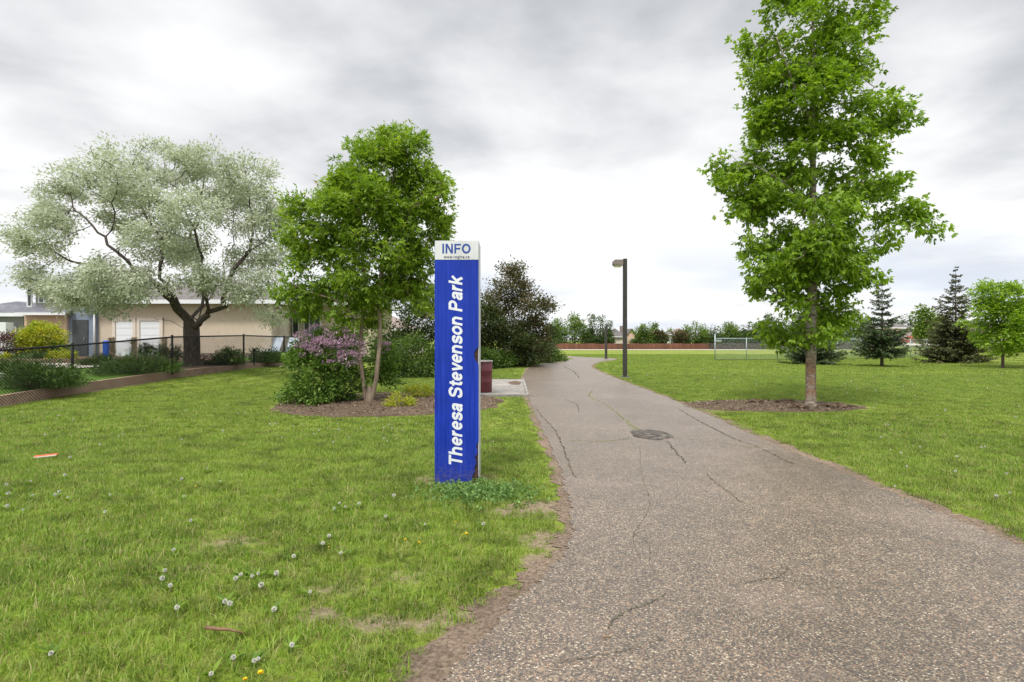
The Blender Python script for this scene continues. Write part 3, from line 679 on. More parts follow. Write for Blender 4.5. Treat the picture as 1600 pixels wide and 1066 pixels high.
GL = {'T': (.86, [[(.0, .905), (.80, .905)], [(.40, 0), (.40, .86)]]),
 'h': (.79, [[(.095, 0), (.095, 1.0)], [(.12, .38)] + arc(.34, .42, .235, .235, 165, 0) + [(.575, 0)]]),
 'n': (.79, [[(.095, 0), (.095, .745)], [(.12, .38)] + arc(.34, .42, .235, .235, 165, 0) + [(.575, 0)]]),
 'e': (.76, [[(.10, .375), (.62, .375)], arc(.355, .375, .265, .285, 0, 322, 26)]),
 'r': (.52, [[(.095, 0), (.095, .745)], [(.11, .36)] + arc(.40, .38, .28, .275, 160, 88, 8)]),
 's': (.72, [cm_([(.60, .50), (.52, .62), (.35, .655), (.17, .62), (.11, .52), (.20, .42), (.38, .36), (.56, .30), (.60, .20), (.52, .11), (.34, .085), (.16, .12), (.085, .25)])]),
 'a': (.76, [cm_([(.12, .50), (.19, .62), (.35, .655), (.51, .62), (.555, .50), (.555, .30), (.56, .10), (.62, .0)]), cm_([(.55, .42), (.40, .375), (.20, .33), (.105, .21), (.17, .11), (.31, .085), (.46, .14), (.55, .28)])]),
 'S': (.94, [cm_([(.76, .68), (.70, .82), (.45, .91), (.20, .85), (.125, .72), (.20, .60), (.44, .52), (.70, .43), (.775, .28), (.70, .14), (.46, .09), (.20, .13), (.10, .32)])]),
 't': (.47, [[(.0, .665), (.44, .665)], cm_([(.22, .93), (.22, .6), (.22, .28), (.24, .14), (.34, .09), (.45, .095)])]),
 'v': (.70, [[(.075, .745), (.345, .0)], [(.345, .0), (.615, .745)]]),
 'o': (.81, [arc(.375, .37, .275, .285, 0, 360, 30)]),
 'P': (.90, [[(.105, 0), (.105, 1.0)], [(.1, .905), (.45, .905)] + arc(.47, .69, .24, .215, 90, -90) + [(.1, .475)]]),
 'k': (.75, [[(.095, 0), (.095, 1.0)], [(.60, .745), (.13, .28)], [(.28, .42), (.60, .0)]]),
 'I': (.34, [[(.105, 0), (.105, 1)]]), 'N': (.95, [[(.105, 0), (.105, 1)], [(.72, 0), (.72, 1)], [(.14, .96), (.69, .04)]]),
 'F': (.82, [[(.105, 0), (.105, 1)], [(.1, .905), (.74, .905)], [(.1, .50), (.66, .50)]]), 'O': (1.04, [arc(.48, .5, .385, .41, 0, 360, 34)]),
 'w': (1.05, [[(.07, .745), (.27, 0)], [(.27, 0), (.49, .745)], [(.49, .745), (.71, 0)], [(.71, 0), (.92, .745)]]), '.': (.36, [[(.09, .0), (.09, .2)]]), ' ': (.34, []),
 'g': (.81, [arc(.35, .37, .26, .285, 0, 360, 24), cm_([(.61, .745), (.61, .3), (.60, -.08), (.48, -.19), (.25, -.19), (.12, -.10)])]), 'i': (.36, [[(.105, 0), (.105, .745)], [(.105, .86), (.105, 1.0)]]), 'c': (.72, [arc(.36, .37, .26, .285, 48, 312, 22)])}
def text(body, name, mat, x0, x1, z0, z1, vertical=False, shear=0, w=.19, cap=1.0, ymin=0.0):
    """stroke-built grotesque letters on the sign face; the box x0..x1, z0..z1 holds them from baseline to cap height"""
    tot = []; pen = 0
    for ch in body:
        adv, st = GL[ch]
        for q in st: tot.append((pen, q))
        pen += adv + .02
    V, Fq = [], []; c0 = 0
    width = pen - .12 + shear
    for i, (ox, q) in enumerate(tot):
        P = np.array(q, float); n = len(P); closed = n > 8 and np.linalg.norm(P[0] - P[-1]) < 1e-6
        D = np.gradient(P, axis=0) if n > 2 else np.tile(P[-1] - P[0], (n, 1))
        if closed: D[0] = D[-1] = P[1] - P[-2]
        D /= np.linalg.norm(D, axis=1)[:, None] + 1e-9; N = np.stack([-D[:, 1], D[:, 0]], 1)
        hor = abs(D[0, 0]) > .95 and n == 2; ww = w * (.88 if hor else 1.0) / 2
        A = P + N * ww; B = P - N * ww
        for side in (A, B):
            for px_, pz_ in side:
                px_ = px_ + ox + pz_ * shear
                if vertical: X = x1 - pz_ * (x1 - x0); Z = z0 + (px_ / width) * (z1 - z0)
                else: X = x0 + (px_ / width) * (x1 - x0); Z = z0 + pz_ * (z1 - z0)
                V.append((X, SY - .0015 - .00025 * (i % 4), Z))
        Fq += [(c0 + k_, c0 + k_ + 1, c0 + n + k_ + 1, c0 + n + k_) for k_ in range(n - 1)]; c0 += 2 * n
    return mk(name, V, Fq, mat, sg)
text('INFO', 'lettering', M['inkblue'], sx(691), sx(735), sz(396.2), sz(381), w=.19)
text('www.regina.ca', 'web_address', M['inkdark'], sx(693.5), sx(733.5), sz(403.8), sz(399.2), w=.15)
text('Theresa Stevenson Park', 'park_name', M['inkwhite'], sx(701), sx(722.3), sz(729), sz(429.5), vertical=True, shear=.21, w=.20)

# ------------------------------------------------------------------ lamp posts
def lamp(px, Ybase, topz, w, label, head=True):
    x = (px - 800) / F * Ybase; e = empty('street_lamp', (x, Ybase, 0), label, 'lamp post')
    mb = MB(); mb.b2(x - .2, x + .2, Ybase - .2, Ybase + .2, -.1, .03); mb.build('footing', M['concrete'], e, bevel=.01)
    mb = MB(); mb.box((x, Ybase, .045), (w * 1.7, w * 1.7, .03)); mb.build('base_plate', M['bronze'], e)
    for sx_, sy_ in ((1, 1), (1, -1), (-1, 1), (-1, -1)):
        mb = MB(); mb.tube([(x + sx_ * w * .7, Ybase + sy_ * w * .7, .06), (x + sx_ * w * .7, Ybase + sy_ * w * .7, .09)], .014, 6); mb.build('bolt', M['galv'], e)
    mb = MB(); mb.b2(x - w / 2, x + w / 2, Ybase - w / 2, Ybase + w / 2, .06, topz); mb.build('pole', M['bronze'], e, bevel=.008)
    if head:
        zt = topz - .05; L = .41
        mb = MB(); x1 = x - w / 2 - .02; x0 = x1 - L
        prof = [(x1, zt), (x0 + .06, zt), (x0, zt - .06), (x0, zt - .20), (x0 + .03, zt - .24), (x1, zt - .24)]
        V = [(a, Ybase - .19, b_) for a, b_ in prof] + [(a, Ybase + .19, b_) for a, b_ in prof]; n = 6
        mb.add(V, [tuple(range(n))[::-1], tuple(range(n, 2 * n))] + [(i, (i + 1) % n, n + (i + 1) % n, n + i) for i in range(n)])
        M['lamphead'] = M.get('lamphead') or pbr('lamp_head_grey', (.22, .19, .165), .5, .5, .2, .15, 6)
        mb.build('lamp_head', M['lamphead'], e, bevel=.012)
        mb = MB(); mb.b2(x0 + .05, x1 - .05, Ybase - .15, Ybase + .15, zt - .30, zt - .241); mb.build('lens', M['lens'], e, bevel=.02)
        mb = MB(); mb.b2(x1 - .001, x - w / 2, Ybase - .04, Ybase + .04, zt - .16, zt - .06); mb.build('arm', M['bronze'], e)
    else:
        mb = MB(); mb.box((x, Ybase, topz + .03), (w * 1.25, w * 1.25, .06), taper=.7); mb.build('cap', M['bronze'], e)
    return e
lamp(976.5, 24.1, EYE + (HOR - 404.5) / F * 24.1, .165, 'dark square lamp post with a box head standing right of the path')
lamp(947, 47.6, 2.7, .19, 'distant dark post at the bend of the path', head=False)

# ------------------------------------------------------------------ bin
bx, by = (753 - 800) / F * 16.9, 16.9
e = empty('litter_bin', (bx, by, .05), 'maroon barrel litter bin on the concrete pad behind the sign', 'bin')
mb = MB(); mb.lathe((bx, by, .05), [(.001, .0), (.285, 0), (.295, .02), (.30, .3), (.306, .31), (.30, .32), (.305, .62), (.311, .63), (.305, .64), (.31, .90), (.30, .90), (.28, .86), (.27, .1), (.001, .1)], 32); mb.build('barrel', M['maroon'], e, True)
mb = MB(); mb.lathe((bx, by, .05), [(.302, .895), (.325, .895), (.33, .915), (.322, .935), (.30, .93), (.302, .895)], 32); mb.build('rim', M['galvrim'], e, True)

# ------------------------------------------------------------------ foliage tools
def unit(v): return v / (np.linalg.norm(v, axis=-1, keepdims=True) + 1e-9)
def leafquads(base, axis, nrm, L, Wd, fold=.12):
    """arrays -> vertices and quads of folded kite leaves"""
    n = len(base); side = unit(np.cross(axis, nrm)); L = L[:, None]; Wd = Wd[:, None]; nn = unit(np.cross(side, axis))
    V = np.empty((n, 4, 3)); V[:, 0] = base; V[:, 1] = base + axis * L * .42 + side * Wd / 2 + nn * Wd * fold
    V[:, 2] = base + axis * L; V[:, 3] = base + axis * L * .42 - side * Wd / 2 + nn * Wd * fold
    return V.reshape(-1, 3), np.arange(n * 4).reshape(n, 4)
def spray(P, out_dir, n_per, sig, L, Wd, r, droop=.35, leaflets=5, clumpvar=.45, upn=.9):
    """compound leaves scattered round each clump point"""
    nC = len(P); idx = np.repeat(np.arange(nC), n_per); n = len(idx)
    off = r.normal(0, 1, (n, 3)) * np.array([sig, sig, sig * .62])
    B = P[idx] + off
    A = unit(out_dir[idx] * .55 + unit(off) * .7 + r.normal(0, .35, (n, 3)) + np.array([0, 0, -droop]))
    N = unit(r.normal(0, .5, (n, 3)) + np.array([0, 0, upn]))
    cv = r.random(nC)[idx] * clumpvar + r.random(n) * (1 - clumpvar)
    Vs, Fs, vs_, c0 = [], [], [], 0
    sd_ = unit(np.cross(A, N))
    for q in range(leaflets):
        if leaflets == 1: b_, ax = B, A
        elif q == 0: b_, ax = B + A * (L * .9), A
        else:
            s = 1 if q % 2 else -1; st = ((q + 1) // 2) / ((leaflets + 1) // 2)
            b_ = B + A * (L * .9 * (1 - st * .75)); ax = unit(A * .6 + sd_ * s * .9 + np.array([0, 0, -.25]) + r.normal(0, .12, (n, 3)))
        sz_ = .55 + r.random(n) * .9; l_ = L * sz_ * (.85 + r.random(n) * .3); w_ = Wd * sz_ * (.8 + r.random(n) * .4)
        V, Fq = leafquads(b_, ax, unit(N + r.normal(0, .3, (n, 3))), l_, w_)
        Vs.append(V); Fs.append(Fq + c0); c0 += len(V); vs_.append(np.repeat(np.clip(cv + r.normal(0, .07, n), 0, 1), 4))
    return np.concatenate(Vs), np.concatenate(Fs), np.concatenate(vs_)
def colonize(seeds, attr, step, dk, r, maxit=200, jit=.15):
    pos = []; par = []
    for poly in seeds:
        poly = np.asarray(poly, float); prev = -1
        if pos:
            d = np.linalg.norm(np.array(pos) - poly[0], axis=1); prev = int(d.argmin())
            if d.min() > .8: prev = -1 if False else prev
        for i in range(len(poly) - 1):
            L = np.linalg.norm(poly[i + 1] - poly[i]); m_ = max(1, int(round(L / step)))
            for q in range(m_ + (1 if i == len(poly) - 2 else 0)):
                p_ = poly[i] + (poly[i + 1] - poly[i]) * q / m_
                if prev >= 0 and np.linalg.norm(p_ - pos[prev]) < step * .2: continue
                pos.append(p_); par.append(prev); prev = len(pos) - 1
    nodes = np.array(pos); par = list(par)
    d = np.linalg.norm(attr[:, None] - nodes[None], axis=2); near = d.argmin(1); nd = d.min(1); alive = nd > dk
    for it in range(maxit):
        if not alive.any(): break
        ai = np.where(alive)[0]; ni = near[ai]; dirs = unit(attr[ai] - nodes[ni])
        un, inv = np.unique(ni, return_inverse=True); S = np.zeros((len(un), 3)); np.add.at(S, inv, dirs)
        S = unit(unit(S) + r.normal(0, jit, S.shape)); new = nodes[un] + S * step
        base = len(nodes); nodes = np.vstack([nodes, new]); par += [int(q) for q in un]
        dn = np.linalg.norm(attr[ai][:, None] - new[None], axis=2); am = dn.argmin(1); dm = dn.min(1)
        better = dm < nd[ai]; near[ai[better]] = base + am[better]; nd[ai[better]] = dm[better]
        # attractors whose pull produced no progress are retired so the loop ends
        stuck = ~better & (r.random(len(ai)) < .25); alive[ai[stuck]] = False
        alive &= ~(nd <= dk)
    return nodes, np.array(par), near
def branches(nodes, par, R0, rt, power=.5, sides=6, minr=0.0):
    n = len(nodes); w = np.zeros(n); ch = [[] for _ in range(n)]
    for i in range(n):
        if par[i] >= 0: ch[par[i]].append(i)
    for i in range(n - 1, -1, -1):
        if not ch[i]: w[i] = 1
        if par[i] >= 0: w[par[i]] += w[i]
    wr = w[[i for i in range(n) if par[i] < 0]].max()
    rad = rt + (R0 - rt) * (w / wr) ** power
    mb = MB(); starts = [i for i in range(n) if par[i] < 0]
    stack = list(starts)
    while stack:
        s = stack.pop(); chain = [s]
        if par[s] >= 0: chain = [par[s], s]
        cur = s
        while ch[cur]:
            c_ = sorted(ch[cur], key=lambda q: -w[q]); stack += c_[1:]; cur = c_[0]; chain.append(cur)
        P = nodes[chain]; rr = rad[chain].copy()
        if par[s] >= 0: rr[0] = rr[1]
        mb.tube(P, rr, sides if rr[0] > .02 else 4, cap=False)
    return mb
def blobs_to_pts(blobs, n, r, shell=.35):
    """blobs: (cx,cy,cz,rx,ry,rz[,w]) -> random points, denser to the outside"""
    vol = np.array([b_[3] * b_[4] * b_[5] * (b_[6] if len(b_) > 6 else 1) for b_ in blobs]) ** .8; pk = r.choice(len(blobs), n, p=vol / vol.sum())
    B = np.array([b_[:6] for b_ in blobs])[pk]; d = unit(r.normal(0, 1, (n, 3))); rad = (shell + (1 - shell) * r.random(n)) ** (1 / 2.0)
    return B[:, :3] + d * B[:, 3:] * rad[:, None], d
def pxblobs(L, Y, dy=1.0):
    """(px, py, rx, ry, depth offset) measured in photo pixels at distance Y -> world ellipsoids"""
    o = []
    for b_ in L:
        px, py, rx, ry = b_[:4]; off = b_[4] if len(b_) > 4 else 0; c_ = at(px, py, Y)
        sc = Y / F; o.append((c_[0], Y + off, c_[2], rx * sc, max(rx, ry) * sc * dy * .9, ry * sc))
    return o
def tree(label, base, seeds, blobs, nattr, R0, nper, sig, L, Wd, mleaf, mbark, seed, cat='tree', group=None, step=.28, dk=.22, leaflets=5, droop=.35, power=.5, rt=.006, twigs=None, name='deciduous_tree', clumpvar=.5, shell=.2, upn=.9, sides=9, nsub=120, subr=.34, flat=.75):
    r = np.random.default_rng(seed)
    e = empty(name, tuple(base), label, cat, group)
    C_, d = blobs_to_pts(blobs, nsub, r, .45)
    P = C_[r.integers(nsub, size=nattr)] + unit(r.normal(0, 1, (nattr, 3))) * (r.random(nattr) ** .4)[:, None] * np.array([subr, subr, subr * flat])
    P = P[P[:, 2] > base[2] + .3]
    nodes, par, near = colonize(seeds, P, step, dk, r)
    P = P[np.linalg.norm(P - nodes[near], axis=1) < dk * 1.7]
    mb = branches(nodes, par, R0, rt, power, sides=sides)
    # root flare
    b0 = np.array(base, float); mb.lathe((b0[0], b0[1], b0[2]), [(R0 * 1.5, -.08), (R0 * 1.25, .04), (R0 * 1.05, .18), (R0 * .98, .4)], 12)
    if twigs:
        for t_ in twigs: mb.tube(t_[0], np.linspace(t_[1], t_[1] * .4, len(t_[0])), 4)
    mb.build('trunk', mbark, e, smooth=True)
    cen = np.array(base, float); od = unit(P - np.array([cen[0], cen[1], P[:, 2].mean()]) * np.array([1, 1, 1]))
    V, Fq, vr = spray(P, od, nper, sig, L, Wd, r, droop, leaflets, clumpvar, upn)
    mk('crown', V, Fq, mleaf, e, var=vr)
    return e

# tall tree right of the path
YT = 13.42; bT = gnd(1267, 637)
T = lambda px, py, dy=0: at(px, py, YT) + np.array([0, dy, 0])
bl = pxblobs([(1262, 505, 72, 34), (1262, 474, 58, 20), (1215, 440, 55, 26), (1300, 440, 55, 30), (1262, 400, 85, 34), (1190, 400, 40, 22, -.3), (1345, 385, 45, 24), (1400, 358, 44, 22), (1425, 338, 28, 18), (1432, 332, 18, 14),
              (1250, 345, 62, 34, -.4), (1175, 322, 48, 24, .3), (1150, 262, 34, 42), (1200, 290, 50, 34), (1270, 285, 62, 36, .4), (1330, 310, 45, 28), (1385, 262, 24, 46), (1350, 240, 34, 28),
              (1230, 215, 55, 36), (1175, 195, 22, 22), (1300, 190, 55, 34), (1370, 150, 36, 28), (1392, 178, 22, 30), (1240, 150, 62, 34, -.4), (1190, 130, 34, 34), (1165, 160, 14, 20, .2), (1275, 100, 66, 38), (1200, 70, 38, 38), (1330, 75, 40, 44),
              (1250, 30, 62, 34), (1330, 10, 44, 26), (1275, -40, 70, 40), (1270, -120, 55, 50), (1268, -190, 36, 40)], YT, .95)
seeds = [[T(1267, 637), T(1267, 560), T(1268, 480), T(1272, 400), T(1272, 300, .05), T(1270, 200), T(1271, 100), T(1270, 0), T(1268, -120), T(1268, -200)],
         [T(1270, 420), T(1320, 395, .2), T(1370, 372, .3), T(1420, 345, .3)], [T(1272, 330), T(1215, 290, -.3), T(1160, 262, -.4)], [T(1272, 330), T(1330, 285, .4), T(1385, 240, .4)],
         [T(1271, 230), T(1320, 180, .3), T(1375, 140, .5)], [T(1271, 200), T(1225, 150, -.5), T(1195, 80, -.6)]]
tw = [([T(1328, 462), T(1338, 448), T(1350, 433)], .008), ([T(1336, 452), T(1350, 447), T(1362, 440)], .005), ([T(1220, 420), T(1185, 398), T(1160, 372), T(1145, 360)], .007), ([T(1165, 379), T(1150, 379), T(1138, 376)], .004), ([T(1176, 389), T(1162, 390), T(1150, 387)], .004)]
tree('tall narrow green tree standing in bare soil right of the path', bT, seeds, bl, 2100, .115, 11, .105, .088, .048, M['lf_maple'], M['bark_pale'], 3, twigs=tw, power=.75, droop=.45, name='maple_tree', nsub=240, subr=.31, upn=.6, flat=.85)

# twin-stemmed tree left of the sign
YA = 14.3; A_ = lambda px, py, dy=0: at(px, py, YA) + np.array([0, dy, 0]); bA = np.array([A_(577, 630)[0], YA, 0.04])
bl = pxblobs([(628, 232, 34, 26), (585, 235, 34, 26), (600, 265, 60, 30), (660, 262, 26, 24), (650, 300, 48, 32), (545, 290, 40, 32, .3), (505, 310, 38, 28), (478, 322, 22, 24), (580, 325, 62, 36, -.4), (690, 330, 24, 20), (665, 350, 40, 30),
              (480, 370, 36, 30), (530, 380, 52, 36, .4), (610, 390, 62, 38, -.3), (655, 415, 32, 30), (500, 430, 46, 30), (470, 462, 32, 26), (450, 478, 16, 16), (560, 440, 52, 32), (620, 455, 42, 30, .3), (555, 485, 36, 22), (505, 490, 34, 14), (660, 455, 24, 24)], YA, .95)
seeds = [[A_(573, 632), A_(568, 600), A_(562, 560), A_(566, 500), A_(570, 440), A_(560, 360), A_(545, 300)], [A_(580, 632), A_(588, 590), A_(594, 530), A_(592, 460), A_(600, 380), A_(612, 300), A_(620, 240)],
         [A_(565, 510), A_(530, 470, -.2), A_(480, 455, -.4)], [A_(593, 480), A_(630, 440, .3), A_(665, 400, .3)], [A_(568, 420), A_(520, 370, .3), A_(490, 330, .4)], [A_(600, 380), A_(650, 330, -.4), A_(690, 315, -.5)]]
tree('broad green tree with two slim tan stems left of the blue sign', bA, seeds, bl, 1750, .075, 12, .105, .092, .034, M['lf_ash'], M['bark_tan'], 5, power=.6, droop=.4, name='ash_tree', nsub=245, subr=.28, upn=.6, flat=.9)

# silver-leaved tree behind the garden fence
YS = 22.0; S_ = lambda px, py, dy=0: at(px, py, YS) + np.array([0, dy, 0]); bS = np.array([S_(300, 572)[0], YS, float(garden_z(S_(300, 572)[0], YS))])
bl = pxblobs([(190, 252, 40, 24), (260, 250, 45, 24), (330, 255, 48, 26), (385, 275, 36, 26), (130, 285, 45, 28), (90, 320, 40, 26), (50, 345, 34, 18, .5), (30, 360, 20, 14), (60, 400, 36, 14), (40, 425, 28, 12), (110, 370, 50, 26, -1), (180, 320, 60, 34, 1),
              (260, 310, 55, 34, -1), (330, 320, 50, 36, 1), (400, 330, 42, 34), (435, 350, 24, 34), (220, 380, 60, 30, 1.5), (300, 380, 55, 30, -1.5), (380, 400, 45, 32, 1), (430, 410, 26, 30), (160, 420, 55, 22, 1), (110, 442, 44, 16, -.6), (90, 470, 20, 12, .4),
              (170, 455, 50, 20, -1.4), (230, 448, 48, 22, -1.8), (285, 455, 36, 22, -2), (125, 480, 28, 9, -1), (215, 478, 40, 10, -1.6), (385, 458, 34, 16, -1.2), (400, 445, 34, 20, -1), (420, 490, 24, 14, .3), (350, 440, 40, 20, -1.5), (290, 280, 50, 26, 2.2), (210, 290, 40, 24, -2.2), (360, 350, 36, 26, -2.4)], YS, 1.0)
def gnarl(P, seed, amp=.10):
    P = catmull(P, 5) if False else np.array(P, float); r = np.random.default_rng(seed); o = [P[0]]
    for a_, b_ in zip(P[:-1], P[1:]):
        for q in (1 / 3, 2 / 3): o.append(a_ + (b_ - a_) * q + r.normal(0, amp, 3))
        o.append(b_)
    return o
seeds = [[bS, S_(300, 545), S_(299, 515)], gnarl([S_(299, 515), S_(285, 470, -.6), S_(255, 440, -1), S_(215, 400, -1.2), S_(185, 372, -1.1)], 1), gnarl([S_(299, 515), S_(250, 500, .3), S_(225, 496, .6)], 2),
         gnarl([S_(300, 515), S_(325, 492), S_(348, 470), S_(356, 420, .4), S_(378, 370, .8)], 3), gnarl([S_(345, 474), S_(375, 472, .5), S_(410, 452, .8)], 4), gnarl([S_(299, 512), S_(296, 460, 1), S_(275, 400, 1.5), S_(262, 350, 1.6)], 5),
         gnarl([S_(320, 495), S_(335, 430, -1), S_(340, 370, -1.6)], 6), gnarl([S_(255, 440, -1), S_(200, 430, -.6), S_(150, 418, 0)], 7), gnarl([S_(262, 445, 0), S_(255, 400, 0), S_(232, 355, .3)], 8), gnarl([S_(356, 420, .4), S_(390, 395, -.3)], 9),
         gnarl([S_(299, 500, .5), S_(310, 440, 1.4), S_(318, 380, 2)], 10)]
tree('wide spreading silver grey tree with dark limbs behind the black fence', bS, seeds, bl, 4300, .29, 23, .14, .112, .046, M['lf_silver'], M['bark_dark'], 9, power=.80, rt=.007, step=.35, dk=.28, leaflets=1, droop=.2, name='russian_olive_tree', clumpvar=.6, nsub=520, subr=.42)

# conifers
def spruce(label, px, py, Y, top, halfw, seed, mat, skirt=.35, name='spruce_tree', gaps=.0, sparse=1.0, minz=.35, zb=None):
    r = np.random.default_rng(seed); x = (px - 800) / F * Y; z0 = EYE - (py - HOR) / F * Y if zb is None else zb
    H = EYE + (HOR - top) / F * Y - z0; Rm = halfw / F * Y
    e = empty(name, (x, Y, z0), label, 'spruce')
    tb = MB(); tb.tube([(x, Y, z0 - .1), (x, Y, z0 + .3), (x + .02, Y, z0 + H * .5), (x, Y, z0 + H * .98)], [.026 * H ** .9, .019 * H ** .9, .007 * H, .004], 8)
    Vs, Fs, vr, c0 = [], [], [], 0
    z = minz
    while z < H - .05:
        t = z / H
        prof = (1 - t) ** .95 * (1 if t > skirt else .9 + .1 * t / skirt)
        if gaps and t > skirt: prof *= .84 + .16 * math.sin(z * 3.1 + seed)
        nb = int((8 + 5 * (1 - t)) * sparse)
        a0 = r.random() * 6.28
        for q in range(nb):
            an = a0 + q * 2 * math.pi / nb + r.normal(0, .18); L = max(.05, Rm * prof * (.55 + r.random() * .65)); zz = z + r.normal(0, .07)
            up = -.10 + .55 * t + r.normal(0, .07)   # low branches droop, top ones rise
            d = np.array([math.cos(an), math.sin(an), 0])
            ss = np.linspace(.0, 1, max(3, int(L / .16)))
            P = np.array([x, Y, z0 + zz]) + d * (L * ss)[:, None] + np.array([0, 0, 1]) * (up * L * ss - .16 * L * ss * (1 - ss) + .10 * L * ss ** 3)[:, None]
            tb.tube(P[::2] if len(P) > 4 else P, np.linspace(.012 + .006 * L, .003, len(P[::2] if len(P) > 4 else P)), 4, cap=False)
            # side twigs with needles
            m_ = max(16, int(L / .040)); si = .12 + .88 * r.random(m_) ** .8
            pp = np.stack([np.interp(si, ss, P[:, i]) for i in range(3)], 1); sgn = r.choice([-1, 1], m_)
            sd_ = np.array([-d[1], d[0], 0]); tl = (.10 + .24 * (1 - si) + .06) * min(1.25, .22 + L * .75)
            ax = unit(d * (.55 + .3 * r.random(m_))[:, None] + sd_ * (sgn * (.9 - .5 * si))[:, None] + np.array([0, 0, 1]) * (r.normal(-.18, .16, m_))[:, None])
            for rep in range(3):
                bq = pp + ax * (tl * rep * .3)[:, None]; axx = unit(ax + r.normal(0, .33, ax.shape))
                V, Fq = leafquads(bq, axx, unit(r.normal(0, .45, (m_, 3)) + np.array([0, 0, 1])), tl * .62 + .03, np.full(m_, .06 * min(1, .45 + L)) * (.7 + r.random(m_) * .7))
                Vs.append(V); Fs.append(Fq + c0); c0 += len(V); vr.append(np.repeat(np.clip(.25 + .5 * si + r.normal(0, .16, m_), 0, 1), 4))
        z += (.17 + .08 * t + (.12 if gaps and t > skirt else 0)) * (H / 6) ** .5 * (.85 + .3 * r.random())
    tb.build('trunk', M['bark_mid'], e, True); mk('crown', np.concatenate(Vs), np.concatenate(Fs), mat, e, var=np.concatenate(vr)); return e
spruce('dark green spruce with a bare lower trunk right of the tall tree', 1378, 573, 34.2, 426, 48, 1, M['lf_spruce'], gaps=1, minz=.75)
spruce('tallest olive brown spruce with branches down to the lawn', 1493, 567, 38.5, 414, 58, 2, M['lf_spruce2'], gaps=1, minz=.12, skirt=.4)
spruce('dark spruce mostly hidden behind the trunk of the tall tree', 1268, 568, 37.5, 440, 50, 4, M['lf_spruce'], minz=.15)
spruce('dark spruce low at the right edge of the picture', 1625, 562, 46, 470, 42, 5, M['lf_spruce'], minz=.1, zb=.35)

# small tree at the right
YR = 31.5; Rr = lambda px, py, dy=0: at(px, py, YR) + np.array([0, dy, 0]); bR = Rr(1567, 575); bR[2] = float(h(bR[0], bR[1])) - 0.02
bl = pxblobs([(1568, 470, 22, 30), (1545, 445, 14, 14), (1562, 465, 32, 24), (1590, 455, 20, 18), (1535, 480, 18, 16), (1570, 495, 42, 26), (1540, 505, 28, 20), (1600, 500, 30, 26), (1615, 470, 22, 22), (1575, 525, 42, 18), (1600, 530, 30, 16), (1570, 545, 18, 10), (1630, 510, 20, 26)], YR)
tree('small bright green tree on the lawn at the right edge', bR, [[bR, Rr(1567, 545), Rr(1570, 510), Rr(1568, 450)], [Rr(1568, 548), Rr(1590, 510), Rr(1605, 470)]], bl, 760, .075, 10, .15, .13, .07, M['lf_maple'], M['bark_mid'], 21, leaflets=3, step=.35, dk=.3)

# ------------------------------------------------------------------ shrubs
def shrub(label, base, blobs, n, L, Wd, mat, seed, name='shrub', cat='shrub', group=None, droop=.1, flowers=None, leaflets=1, stems=7, nper=14, sig=.10, shell=.45, upn=.6, bark_=None, clumpvar=.55):
    r = np.random.default_rng(seed); e = empty(name, tuple(base), label, cat, group); b0 = np.array(base, float)
    ns_ = max(10, n // 7); C_, d_ = blobs_to_pts(blobs, ns_, r, shell); kx = r.integers(ns_, size=n); avg = float(np.mean([b_[3] for b_ in blobs])); d = d_[kx]
    P = C_[kx] + unit(r.normal(0, 1, (n, 3))) * (r.random(n) ** .5)[:, None] * avg * .26 + d * (r.random(n) ** 4)[:, None] * avg * .22; P[:, 2] = np.maximum(P[:, 2], b0[2] + .04 + .1 * r.random(len(P)) * (P[:, 2] < b0[2]))
    mb = MB()
    for i in range(stems):
        t_ = P[r.integers(len(P))]; s = b0 + np.array([r.normal(0, .08), r.normal(0, .08), -.03]); mid = (s + t_) / 2 + np.array([0, 0, .15 * abs(t_[2] - s[2])])
        mb.tube([s, mid, t_], [.022, .014, .005], 5, cap=False)
    mb.build('stems', bark_ or M['bark_mid'], e, True)
    V, Fq, vr = spray(P, d, nper, sig, L, Wd, r, droop, leaflets, clumpvar, upn); V[:, 2] = np.maximum(V[:, 2], b0[2] + .005); mk('foliage', V, Fq, mat, e, var=vr)
    if flowers:
        fb, fn, fl, fw, fm = flowers; P, d = blobs_to_pts(fb, fn, r, .7)
        V, Fq, vr = spray(P, unit(d + np.array([0, 0, .8])), 26, .045, fl, fw, r, -.3, 1, .6, .5); mk('blossom', V, Fq, fm, e, var=vr)
    return e
YL = 14.6
bl = pxblobs([(502, 588, 46, 36, -.5), (512, 553, 46, 30, -.1), (540, 600, 30, 28, .1), (478, 572, 22, 20, -.3), (575, 570, 30, 34, .5), (498, 612, 40, 16, -.6), (596, 590, 16, 24, .6)], YL, .62)
fb = pxblobs([(474, 532, 24, 13), (500, 522, 26, 13), (530, 528, 26, 15), (552, 545, 22, 16), (515, 545, 30, 13), (585, 545, 16, 14, .6), (530, 566, 18, 9, -.2), (494, 538, 22, 10, -.1), (545, 560, 16, 12), (480, 548, 14, 8)], YL - .62)
shrub('lilac bush with pink blossom at the left foot of the two stemmed tree', (at(525, 630, YL)[0], YL, .03), bl, 900, .085, .05, M['lf_lilac'], 31, name='lilac_bush', cat='lilac bush', flowers=(fb, 150, .040, .032, M['fl_lilac']), stems=12, nper=15, sig=.10)
